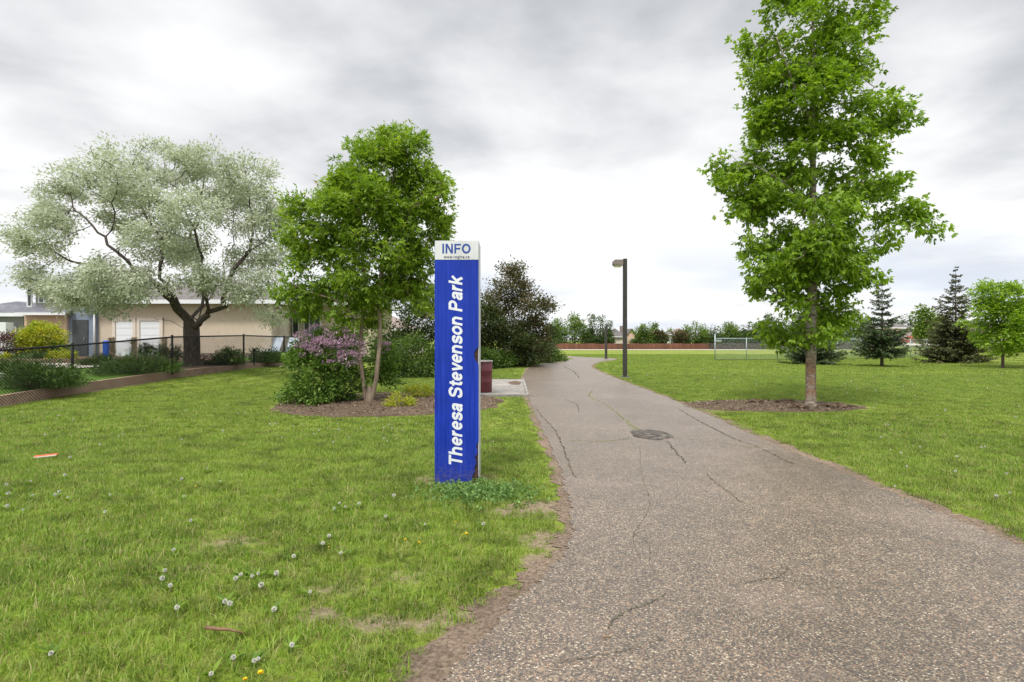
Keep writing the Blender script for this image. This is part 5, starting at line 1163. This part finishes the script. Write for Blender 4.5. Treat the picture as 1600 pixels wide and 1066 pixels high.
FT_ = [('yellowish green tree at the left end of the far brown fence', 872, 497, 15, 168, 'lf_far', 'round'), ('big round green tree over the left part of the far brown fence', 898, 489, 23, 166, 'lf_far', 'round'),
       ('dark tree filling the gap beside the big round tree', 920, 510, 16, 170, 'lf_fardark', 'round'), ('tall many topped green tree left of the lamp post', 938, 488, 19, 165, 'lf_fardark', 'multi'), ('dark low tree behind the distant post', 950, 515, 12, 168, 'lf_fardark', 'round'),
       ('green tree right of the lamp post', 1000, 511, 11, 166, 'lf_far', 'round'), ('green tree with two tops right of the peach gable', 1014, 505, 13, 165, 'lf_far', 'multi'), ('small reddish round tree left of the white far house', 1033, 515, 12, 166, 'lf_purple', 'round'),
       ('pale green tree behind the white far house', 1050, 513, 9, 195, 'lf_far', 'multi'), ('reddish round tree right of the white far house', 1063, 516, 14, 165, 'lf_purple', 'round'), ('open crowned green tree above the right end of the brown fence', 1086, 504, 17, 166, 'lf_far', 'multi'),
       ('green round tree beyond the open crowned tree', 1103, 514, 10, 170, 'lf_far', 'round'), ('thin dark spruce behind the fence end post', 1115, 507, 5, 168, 'lf_spruce', 'spire'), ('yellow green tree behind the chain link fence', 1137, 503, 20, 168, 'lf_far', 'round'),
       ('dark green tree in the row behind the chain link', 1165, 508, 18, 170, 'lf_fardark', 'round'), ('broad dark green tree left of the tall tree trunk', 1190, 503, 20, 168, 'lf_fardark', 'round'), ('tallest tree of the far row left of the tall trunk', 1212, 492, 18, 170, 'lf_fardark', 'multi'),
       ('dark tree behind the tall trunk', 1245, 500, 22, 172, 'lf_fardark', 'round'), ('dark tree right behind the tall trunk', 1285, 497, 22, 172, 'lf_fardark', 'round'), ('green tree between tall trunk and first spruce', 1316, 491, 18, 170, 'lf_far', 'round'), ('dark tree left of the first spruce', 1340, 503, 18, 172, 'lf_fardark', 'round'),
       ('pale green tree behind the first spruce', 1352, 495, 14, 120, 'lf_far', 'round'), ('dark tree behind the first spruce right side', 1400, 500, 12, 128, 'lf_fardark', 'round'), ('dark spiky tree above the pink house roof, left', 1411, 489, 5, 135, 'lf_spruce', 'spire'), ('dark spiky tree above the pink house roof, right', 1423, 487, 6, 135, 'lf_spruce', 'spire'),
       ('bright green poplar between the two spruces', 1442, 477, 13, 88, 'lf_far', 'multi'), ('dark spruce behind the poplar', 1462, 484, 7, 130, 'lf_spruce', 'spire'), ('olive tree left of the tallest spruce', 1470, 490, 13, 100, 'lf_far', 'round'), ('dark tree right of the poplar', 1455, 485, 7, 132, 'lf_fardark', 'multi'),
       ('dark tree behind the small bright tree', 1530, 503, 18, 118, 'lf_fardark', 'round'), ('green tree at the far right edge', 1595, 500, 18, 105, 'lf_far', 'round'), ('dark green tree behind the tall bush by the path', 862, 505, 14, 120, 'lf_fardark', 'round'),
       ('orange brown tree tip at the left edge above the low house', -2, 484, 10, 60, 'lf_purple', 'round')]
for i, (lab, px, top, hw, Y, mt, shp) in enumerate(FT_):
    fartree(lab, px, top, hw, Y, M[mt], 200 + i, shp, n=320 if hw > 11 else 160, L=.42 if Y > 140 else .32, base=None, dens=11 if shp != 'multi' else 9)
FB_ = [('dark shrub mass at the foot of the peach gable', 992, 530, 9, 163), ('dark shrub over the brown fence below the two topped tree', 1008, 526, 12, 163), ('dark shrub over the brown fence beside the reddish tree', 1030, 527, 9, 163), ('dark shrub over the fence right of the white house', 1070, 527, 9, 163), ('dark shrub at the right end of the brown fence', 1095, 529, 10, 163),
       ('dark shrub behind the big round tree', 885, 524, 14, 163), ('dark shrub below the many topped tree', 925, 523, 16, 163), ('dark shrub left of the grey roofed far house', 945, 526, 12, 163)]
for i, (lab, px, top, hw, Y) in enumerate(FB_): fartree(lab, px, top, hw, Y + 2, M['lf_fardark'], 300 + i, 'bush', n=140, L=.4, dens=9)
for i in range(11):
    px = 1122 + i * 20; fartree(ORD[i] + ' dark hedge shrub from left behind the far board fence', px, 521 - (i * 7 % 5), 14, 166, M['lf_fardark'], 330 + i, 'bush', n=150, L=.42, dens=9, group='hedge row behind the far grey fence')

# ------------------------------------------------------------------ lawn: grass blades
def dist_poly(P, Q):
    """distance from points P (n,2) to polyline Q (m,2)"""
    best = np.full(len(P), 1e9)
    for a, b_ in zip(Q[:-1], Q[1:]):
        d = b_ - a; L2 = (d ** 2).sum() + 1e-12; t = np.clip(((P - a) @ d) / L2, 0, 1); q = a + t[:, None] * d
        best = np.minimum(best, np.hypot(P[:, 0] - q[:, 0], P[:, 1] - q[:, 1]))
    return best
def inside_poly(P, Q):
    x, y = P[:, 0], P[:, 1]; c_ = np.zeros(len(P), bool); j = len(Q) - 1
    for i in range(len(Q)):
        xi, yi = Q[i]; xj, yj = Q[j]
        cond = ((yi > y) != (yj > y)) & (x < (xj - xi) * (y - yi) / (yj - yi + 1e-12) + xi); c_ ^= cond; j = i
    return c_
PathQ = np.vstack([PL[::6], PR[::-6]]); PathC = np.vstack([PathQ, PathQ[:1]])
def clear(P, full=False):
    """signed clearance to everything grass must not cover (negative = covered)"""
    s = dist_poly(P, PathC); ins = inside_poly(P, PathQ); s = np.where(ins, -s, s)
    dpath = s.copy()
    for (cx_, cy_, rx, ry) in (BED1, BED2):
        q = np.hypot((P[:, 0] - cx_) / rx, (P[:, 1] - cy_) / ry); s = np.minimum(s, (q - 1.0) * min(rx, ry))
    dx = np.maximum(np.maximum(-1.75 - P[:, 0], P[:, 0] - .48), 0); dy = np.maximum(np.maximum(15.9 - P[:, 1], P[:, 1] - 22.4), 0); dd = np.hypot(dx, dy)
    s = np.minimum(s, np.where(dd > 0, dd, -.1))
    dx = np.maximum(np.maximum(SX0 - P[:, 0], P[:, 0] - SX1), 0); dy = np.maximum(np.maximum(SY - P[:, 1], P[:, 1] - SY - DEP), 0); s = np.minimum(s, np.hypot(dx, dy) - .0)
    s = np.minimum(s, (P[:, 0] - (fence_x(P[:, 1]) + .15)))
    return s, dpath
# bare patches: (x, y, rx, ry, strength)
bare = [(gnd(845, 795), .35, .28, .9), (gnd(800, 800), .30, .16, .75), (gnd(860, 845), .30, .22, .85), (gnd(845, 880), .2, .25, .6), (gnd(497, 960), .13, .09, 1.0), (gnd(300, 890), .25, .15, .5), (gnd(590, 975), .3, .14, .5), (gnd(180, 640), .6, .8, .3), (gnd(640, 900), .3, .2, .35), (gnd(660, 750), .12, .2, .7), (gnd(765, 745), .12, .18, .7), (gnd(700, 970), .35, .22, .45), (gnd(760, 990), .3, .2, .6), (gnd(350, 850), .5, .35, .35), (gnd(520, 920), .5, .2, .35), (gnd(1110, 640), .5, .9, .5)]
def bareness(P):
    q = np.zeros(len(P))
    for c_, rx, ry, s in bare: q = np.maximum(q, s * np.exp(-(((P[:, 0] - c_[0]) / rx) ** 2 + ((P[:, 1] - c_[1]) / ry) ** 2) * 1.1))
    return q
_k = NT(M['lawn'].node_tree); _b = [n_ for n_ in M['lawn'].node_tree.nodes if n_.type == 'BSDF_PRINCIPLED'][0]
_old = _b.inputs['Base Color'].links[0].from_socket; _g = _k.n('ShaderNodeNewGeometry'); _sp = _k.n('ShaderNodeSeparateXYZ'); _k.l(_g.outputs['Position'], _sp.inputs[0]); _acc = None
for c_, rx, ry, s_ in bare:
    u_ = _k.math('DIVIDE', _k.math('SUBTRACT', _sp.outputs[0], float(c_[0])), rx); v_ = _k.math('DIVIDE', _k.math('SUBTRACT', _sp.outputs[1], float(c_[1])), ry)
    q_ = _k.math('EXPONENT', _k.math('MULTIPLY', _k.math('ADD', _k.math('MULTIPLY', u_, u_), _k.math('MULTIPLY', v_, v_)), -1.0)); q_ = _k.math('MULTIPLY', q_, s_)
    _acc = q_ if _acc is None else _k.math('MAXIMUM', _acc, q_)
_f = _k.math('ADD', _acc, _k.math('MULTIPLY_ADD', _k.noise(_g.outputs['Position'], 9, 4, .6), .5, -.25))
_dc = _k.ramp(_k.noise(_g.outputs['Position'], 30, 6, .7), [(.3, (.13, .10, .06)), (.5, (.26, .205, .13)), (.7, (.36, .30, .20))])
_k.l(_k.mix(_k.ramp(_f, [(.22, 0.0), (.45, 1.0)]), _old, _dc), _b.inputs['Base Color'])
def tuft(n, half, hmin, hmax, w, r, lean=.55, segs=2, round_=False):
    """one clump of blades round the origin"""
    x = (r.random(n) * 2 - 1) * half; y = (r.random(n) * 2 - 1) * half
    if round_: a = r.random(n) * 6.28; q = half * r.random(n) ** .6; x, y = q * np.cos(a), q * np.sin(a)
    H = hmin + (hmax - hmin) * r.random(n) ** 1.3; an = r.random(n) * 6.28; ln = lean * (.2 + r.random(n) * 1.0)
    d = np.stack([np.cos(an), np.sin(an), np.zeros(n)], 1); an2 = an + math.pi / 2 + r.normal(0, .5, n); s = np.stack([np.cos(an2), np.sin(an2), np.zeros(n)], 1)
    B = np.stack([x, y, np.full(n, -.004)], 1); W_2 = w * (.6 + .8 * r.random(n))[:, None] / 2
    V = np.empty((n, 5, 3)); m1 = B + d * (ln * H * .30)[:, None] + np.array([0, 0, 1]) * (H * .58)[:, None]; tp = B + d * (ln * H)[:, None] + np.array([0, 0, 1]) * (H * (1 - .25 * ln))[:, None]
    V[:, 0] = B - s * W_2; V[:, 1] = B + s * W_2; V[:, 2] = m1 + s * W_2 * .85; V[:, 3] = m1 - s * W_2 * .85; V[:, 4] = tp
    i0 = np.arange(n) * 5; quads = np.stack([i0, i0 + 1, i0 + 2, i0 + 3], 1); tris = np.stack([i0 + 3, i0 + 2, i0 + 4], 1)
    var = np.repeat(np.clip(r.random(n), 0, 1), 5)
    me = bpy.data.meshes.new('grass_tuft'); nv = n * 5; me.vertices.add(nv); me.vertices.foreach_set('co', V.astype(np.float32).ravel())
    loops = np.concatenate([quads.ravel(), tris.ravel()]); me.loops.add(len(loops)); me.loops.foreach_set('vertex_index', loops.astype(np.int32))
    me.polygons.add(2 * n); me.polygons.foreach_set('loop_start', np.concatenate([np.arange(n) * 4, n * 4 + np.arange(n) * 3]).astype(np.int32)); me.polygons.foreach_set('loop_total', np.concatenate([np.full(n, 4), np.full(n, 3)]).astype(np.int32))
    me.update(calc_edges=True); a_ = me.attributes.new('var', 'FLOAT', 'POINT'); a_.data.foreach_set('value', var.astype(np.float32)); me.materials.append(M['grass']); return me
rg = np.random.default_rng(77); GC = bpy.data.collections.new('grass_tufts'); kinds = []
def addk(*a, **k_):
    o = bpy.data.objects.new('tuft_%02d' % len(kinds), tuft(*a, **k_)); GC.objects.link(o); kinds.append(o)
for i in range(5): addk(520, .20, .016, .080, .0044, rg, lean=.95)                      # 0-4 near squares
for i in range(4): addk(900, .42, .020, .070, .0075, rg, lean=.8)                     # 5-8 middle
for i in range(3): addk(1100, 1.15, .020, .065, .020, rg, lean=.7)                      # 9-11 far
for i in range(4): addk(26, .045, .018, .060, .0042, rg, lean=1.0, round_=True)           # 12-15 edge tufts
for i in range(3): addk(60, .07, .06, .115, .0045, rg, lean=.9, round_=True)            # 16-18 taller tufts
for i in range(2): addk(60, .13, .02, .055, .008, rg, lean=.9, round_=True)             # 19-20 mid edge
pts, idx, scl = [], [], []
def place(P, ks, s0=.85, s1=1.15):
    if not len(P): return
    pts.append(P); idx.append(rg.choice(ks, len(P))); scl.append(s0 + (s1 - s0) * rg.random(len(P)))
def grid(x0, x1, y0, y1, st, jit=.35):
    X, Y = np.meshgrid(np.arange(x0, x1, st), np.arange(y0, y1, st)); P = np.stack([X.ravel(), Y.ravel()], 1); return P + (rg.random(P.shape) - .5) * st * jit
def infr(P, m_=2.0): return np.abs(P[:, 0]) < P[:, 1] * 1.0 + m_
Y1, Y2, Y3 = 9.5, 26, 75
# near
P = grid(-12, 12, 1.2, Y1, .29); P = P[infr(P)]; s, dp = clear(P); ok = (s > .30) & (bareness(P) < .15); place(P[ok], list(range(5)))
P = grid(-12, 12, 1.2, Y1, .062, 1.0); P = P[infr(P)]; s, dp = clear(P); b_ = bareness(P); nz = noise2(P[:, 0] * 2.2, P[:, 1] * 2.2, 3) * .5 + .5
edge = (s < .50) | (b_ > .05); dmin = .05 + .16 * np.clip(nz, 0, 1) * (dp < .6)
ok = edge & (s > dmin) & (rg.random(len(P)) > b_ * 1.05) & (rg.random(len(P)) < np.where(dp < .6, np.clip((s - dmin) / .10, .15, 1), 1)); place(P[ok], [12, 13, 14, 15], .7, 1.2)
# scattered sprouts in the dirt verge
P = grid(-4, 6, 1.2, Y1, .05, 1.0); s, dp = clear(P); ok = (dp > .0) & (dp < .3) & (rg.random(len(P)) < .03); place(P[ok], [12, 13, 14, 15], .4, .8)
# middle
P = grid(-36, 36, Y1, Y2, .62); P = P[infr(P, 3)]; s, dp = clear(P); ok = s > .60; place(P[ok], [5, 6, 7, 8])
P = grid(-20, 12, Y1, Y2, .16, 1.0); P = P[infr(P)]; s, dp = clear(P); ok = (s <= .85) & (s > .06 + .10 * rg.random(len(P))); place(P[ok], [19, 20], .8, 1.1)
# far
P = grid(-85, 85, Y2, Y3, 1.75); P = P[infr(P, 4)]; s, dp = clear(P); ok = s > 1.3; place(P[ok], [9, 10, 11])
P = grid(-14, 14, Y2, 60, .34, 1.0); s, dp = clear(P); ok = (s <= 1.7) & (s > .12); place(P[ok], [19, 20], .9, 1.4)
# taller tufts
P = grid(-12, 14, 2, 16, .55, 1.2); P = P[infr(P)]; s, dp = clear(P); ok = (s > .12) & (rg.random(len(P)) < .45) & (noise2(P[:, 0] * .9, P[:, 1] * .9, 9) > 0); place(P[ok], [16, 17, 18], .5, .95)
# fringe round sign foot, wall foot
P = grid(SX0 - .15, SX1 + .12, SY - .12, SY - .01, .035, 1.0); place(P, [12, 13, 14, 15], .6, 1.0)
wy_ = np.arange(8, 32, .10); P = np.stack([fence_x(wy_) + .14 + .16 * rg.random(len(wy_)), wy_], 1); place(P, [19, 20], .7, 1.3)
PP = np.concatenate(pts); PP[:, 1] = PP[:, 1]
Z = h(PP[:, 0], PP[:, 1]); me = bpy.data.meshes.new('grass'); me.vertices.add(len(PP)); me.vertices.foreach_set('co', np.stack([PP[:, 0], PP[:, 1], Z], 1).astype(np.float32).ravel())
for nm, ty, dat in (('kind_i', 'INT', np.concatenate(idx).astype(np.int32)), ('scl', 'FLOAT', np.concatenate(scl).astype(np.float32)), ('rot', 'FLOAT', (rg.random(len(PP)) * 6.283).astype(np.float32))):
    a_ = me.attributes.new(nm, ty, 'POINT'); a_.data.foreach_set('value', dat)
me.update(); go = bpy.data.objects.new('grass', me); COL.objects.link(go); tag(go, 'short green lawn grass growing on both sides of the path', 'grass', kind='stuff'); me.materials.append(M['grass'])
ng = bpy.data.node_groups.new('scatter', 'GeometryNodeTree'); ng.interface.new_socket('Geometry', in_out='INPUT', socket_type='NodeSocketGeometry'); ng.interface.new_socket('Geometry', in_out='OUTPUT', socket_type='NodeSocketGeometry')
gi = ng.nodes.new('NodeGroupInput'); gout = ng.nodes.new('NodeGroupOutput'); ip = ng.nodes.new('GeometryNodeInstanceOnPoints'); ci = ng.nodes.new('GeometryNodeCollectionInfo')
ci.inputs['Collection'].default_value = GC; ci.inputs['Separate Children'].default_value = True; ci.inputs['Reset Children'].default_value = True
def nattr(nm, ty):
    a_ = ng.nodes.new('GeometryNodeInputNamedAttribute'); a_.data_type = ty; a_.inputs['Name'].default_value = nm; return a_.outputs['Attribute']
cx3 = ng.nodes.new('ShaderNodeCombineXYZ'); ng.links.new(nattr('rot', 'FLOAT'), cx3.inputs[2])
ng.links.new(gi.outputs[0], ip.inputs['Points']); ng.links.new(ci.outputs[0], ip.inputs['Instance']); ip.inputs['Pick Instance'].default_value = True
ng.links.new(nattr('kind_i', 'INT'), ip.inputs['Instance Index']); ng.links.new(cx3.outputs[0], ip.inputs['Rotation']); ng.links.new(nattr('scl', 'FLOAT'), ip.inputs['Scale']); ng.links.new(ip.outputs[0], gout.inputs[0])
md = go.modifiers.new('scatter', 'NODES'); md.node_group = ng
print('grass instances', len(PP))

# clover-like weeds at the foot of the sign
r = np.random.default_rng(5); n = 420
P = np.stack([gnd(750, 775)[0] + r.normal(0, .27, n), gnd(750, 775)[1] + r.normal(0, .20, n), .015 + .05 * r.random(n)], 1); P = P[~((P[:, 1] > SY - .02) & (P[:, 0] > SX0) & (P[:, 0] < SX1))]
V, Fq, vr = spray(P, np.tile([0, 0, 1.0], (len(P), 1)), 9, .02, .026, .022, r, -.1, 1, .5, 1.2); V[:, 2] = np.maximum(V[:, 2], .004)
tag(mk('clover_patch', V, Fq, M['lf_clover'], var=vr), 'bluish green low weeds at the foot of the blue sign', 'ground cover', kind='stuff')

# mulch chips (uncountable)
def chips(name, bed, n, label, seed):
    r = np.random.default_rng(seed); a = r.random(n) * 6.28; q = r.random(n) ** .5 * .97; P = np.stack([bed[0] + bed[2] * q * np.cos(a), bed[1] + bed[3] * q * np.sin(a), np.full(n, .025) + .05 * (1 - q ** 2)], 1)
    V, Fq = leafquads(P, unit(r.normal(0, 1, (n, 3)) * np.array([1, 1, .25])), unit(r.normal(0, .4, (n, 3)) + np.array([0, 0, 1])), .03 + .05 * r.random(n), .012 + .02 * r.random(n)); V[:, 2] = np.maximum(V[:, 2], .012)
    M['chips'] = M.get('chips') or leafmat('wood_chips', [(0, (.05, .034, .023)), (.5, (.15, .105, .072)), (1, (.33, .255, .185))], .0, .9)
    tag(mk(name, V, Fq, M['chips'], var=np.repeat(r.random(n), 4)), label, 'mulch', kind='stuff')
chips('wood_chips', BED1, 5000, 'loose wood chips on the bed round the twin stemmed tree', 1); chips('wood_chips', BED2, 3000, 'loose wood chips and clods round the tall tree', 2)
# clods in the soil ring
for px, py, w_, wh in ((1230, 632, .22, 'just left of the trunk'), (1308, 638, .28, 'right of the trunk, the biggest one'), (1250, 641, .2, 'in front of the trunk'), (1180, 632, .2, 'farthest left of the trunk')):
    c_ = gnd(px, py); mbm = bmesh.new(); bmesh.ops.create_icosphere(mbm, subdivisions=3, radius=1)
    for v_ in mbm.verts: q = 1 + .3 * float(noise2(v_.co.x * 3 + px, v_.co.y * 3 + v_.co.z * 2, 1)); v_.co = Vector((v_.co.x * w_ * q, v_.co.y * w_ * .6 * q, v_.co.z * .10 * q))
    me = bpy.data.meshes.new('soil_clod'); mbm.to_mesh(me); mbm.free(); o = link('soil_clod', me, M['mulch']); o.location = (c_[0], c_[1], .03)
    tag(o, 'dark soil clod under the tall tree, ' + wh, 'soil clod', 'soil clods round the tall tree')

# ------------------------------------------------------------------ dandelions
def puff():
    r = np.random.default_rng(3); e = empty('dandelion', (0, 0, 0), 'x', 'dandelion')
    mb = MB(); mb.tube([(0, 0, 0), (.006, .003, .05), (.0, .0, .1)], [.0022, .002, .0016], 5); s = mb.build('stem', M['stem'], e, True)
    d = unit(r.normal(0, 1, (170, 3))); V, Fq = leafquads(np.tile([0, 0, .105], (170, 1)) + d * .004, d, unit(r.normal(0, 1, (170, 3))), np.full(170, .017), np.full(170, .0075), 0)
    o = mk('seed_head', V, Fq, M['puff'], e); return e
def yellow():
    r = np.random.default_rng(4); e = empty('dandelion', (0, 0, 0), 'x', 'dandelion')
    mb = MB(); mb.tube([(0, 0, 0), (.004, -.003, .03), (.0, .0, .06)], [.0022, .002, .0018], 5); mb.build('stem', M['stem'], e, True)
    n = 90; a = r.random(n) * 6.28; d = unit(np.stack([np.cos(a), np.sin(a), .15 + r.random(n) * 1.2], 1)); V, Fq = leafquads(np.tile([0, 0, .06], (n, 1)), d, np.tile([0, 0, 1.0], (n, 1)) + r.normal(0, .2, (n, 3)), np.full(n, .019), np.full(n, .0055), 0)
    mk('flower_head', V, Fq, M['dandy'], e); return e
M['stem'] = pbr('stem_green', (.22, .28, .10), .6, .3); M['puff'] = pbr('seed_white', (.66, .65, .58), .9, .1, 0, .05); M['dandy'] = pbr('petal_yellow', (.80, .55, .02), .6, .2, 0, .1, 60)
def copy_thing(o):
    c_ = o.copy(); COL.objects.link(c_)
    for ch in o.children:
        d = ch.copy(); COL.objects.link(d); d.parent = c_; d.matrix_parent_inverse = ch.matrix_parent_inverse
    return c_
WH = [(72,679),(106,714),(100,742),(12,756),(46,752),(14,770),(49,774),(85,773),(87,768),(107,777),(10,790),(34,797),(170,773),(163,799),(371,646),(384,645),(348,673),(324,732),(280,748),(344,751),(287,775),(299,813),(273,859),(254,892),(248,904),(264,916),(275,948),(84,1019),(330,1052),(366,1028),(395,1032),(379,897),(394,899),(366,903),(350,939),(359,942),
      (532,786),(559,787),(522,795),(540,791),(510,838),(503,849),(533,864),(454,869),(665,819),(754,819),(603,806),(615,774),(422,953),(455,1010),(483,926),(432,896),(402,897),(407,913),(402,1030),(490,678),(500,672),(520,690),(545,684),(565,668),(600,668),(612,669),(628,672),(575,655),(590,654),(650,662),(475,665),(430,662),(770,690),(788,640),(800,645),(760,636),(1240,620),(1100,603)]
YE = [(379,696),(305,760),(383,1062),(513,855),(634,844),(653,848),(712,815),(721,836),(730,834),(409,1050),(560,655),(640,650),(1418,668),(1424,676),(1416,679),(1420,672),(470,674)]
rr = np.random.default_rng(8)
far_w = [(rr.uniform(1290, 1600), 575 + 130 * rr.random() ** 1.6) for _ in range(46)] + [(rr.uniform(1010, 1250), 572 + 30 * rr.random()) for _ in range(16)] + [(rr.uniform(20, 640), 640 + 60 * rr.random()) for _ in range(22)] + [(rr.uniform(1380, 1600), 690 + 90 * rr.random()) for _ in range(10)]
ORD = 'first second third fourth fifth sixth seventh eighth ninth tenth eleventh twelfth thirteenth fourteenth fifteenth sixteenth seventeenth eighteenth nineteenth twentieth'.split()
def reg(px, py):
    if px > 1000: return 'on the lawn right of the path'
    if py > 990: return 'along the bottom edge'
    if py > 880: return 'in the lower left lawn'
    if px > 560: return 'in the lawn around the blue sign'
    if py < 705: return 'in the lawn in front of the mulch bed'
    if px < 150: return 'in the lawn towards the left edge'
    if px < 400: return 'in the middle of the left lawn'
    return 'in the lawn just left of the blue sign'
used = {}; made = []
PW, PY_ = puff(), yellow()
for kind, proto, L_, hh in (('white dandelion clock', PW, WH + far_w, .105), ('yellow dandelion flower', PY_, YE, .062)):
    for i, (px, py) in enumerate(L_):
        sc = .5 + .38 * rr.random(); x, y, _ = gnd(px, py, hh * sc)
        z = 0
        for _i in range(4): z = float(h(x, y)); x, y, _ = gnd(px, py, hh * sc + z)
        if y > 60: continue
        c0_, d0_ = clear(np.array([[x, y]]))
        if c0_[0] < .02: continue
        if y > 14: sc *= 1.35
        o = proto if kind not in used else copy_thing(proto); used[kind] = 1
        o.location = (x, y, z); o.scale = (sc, sc, sc); o.rotation_euler = (rr.normal(0, .12), rr.normal(0, .12), rr.random() * 6.28)
        made.append((o, kind, reg(px, py), px, L_ is YE or i < len(WH)))

for key in sorted(set((m_[1], m_[2]) for m_ in made)):
    L_ = sorted([m_ for m_ in made if (m_[1], m_[2]) == key], key=lambda m_: m_[3])
    for i, m_ in enumerate(L_):
        tag(m_[0], key[0] + ' ' + key[1] if len(L_) > 20 or len(L_) == 1 else ORD[i] + ' ' + key[0] + ' from left ' + key[1], 'dandelion', key[0] + 's ' + key[1])
# dandelion leaf rosettes (uncountable weeds)
V_, F_, v_, c0 = [], [], [], 0
for px, py in WH[:56]:
    x, y, _ = gnd(px, min(py + 8, 1066)); n = 10; a = rr.random(n) * 6.28; d = unit(np.stack([np.cos(a), np.sin(a), .25 + .4 * rr.random(n)], 1))
    V, Fq = leafquads(np.tile([x, y, float(h(x, y)) + .02], (n, 1)), d, np.tile([0, 0, 1.0], (n, 1)) + rr.normal(0, .2, (n, 3)), .05 + .05 * rr.random(n), .014 + .01 * rr.random(n)); V_.append(V); F_.append(Fq + c0); c0 += len(V); v_.append(np.repeat(rr.random(n) * .6, 4))
tag(mk('weeds', np.concatenate(V_), np.concatenate(F_), M['lf_ash'], var=np.concatenate(v_)), 'dark green dandelion leaf rosettes in the lawn', 'weeds', kind='stuff')

# litter, stick
c_ = gnd(72, 718); e = empty('litter', (c_[0], c_[1], .05), 'torn orange red strip of litter lying in the left lawn', 'litter')
mb = MB(); mb.box((c_[0], c_[1], .055), (.26, .05, .018), rz=.35, ry=-.06); mb.build('strip', M['litter'], e, bevel=.006)
mb = MB(); mb.box((c_[0] + .01, c_[1] - .035, .047), (.25, .02, .012), rz=.35, ry=-.06); mb.build('white_edge', M['litterwhite'], e)
def stick(pts, r_, lab):
    mb = MB(); P = [gnd(a, b_, z_) for a, b_, z_ in pts]; mb.tube(P, np.linspace(r_, r_ * .5, len(P)), 7); o = mb.build('stick', M['stick'], None, True); tag(o, lab, 'stick')
stick([(322, 981, .045), (340, 983, .05), (358, 984, .05), (380, 989, .04)], .011, 'brown dead stick in the grass at the bottom left')
stick([(942, 996, .03), (955, 995, .03)], .006, 'tiny reddish twig lying on the asphalt near the bottom')
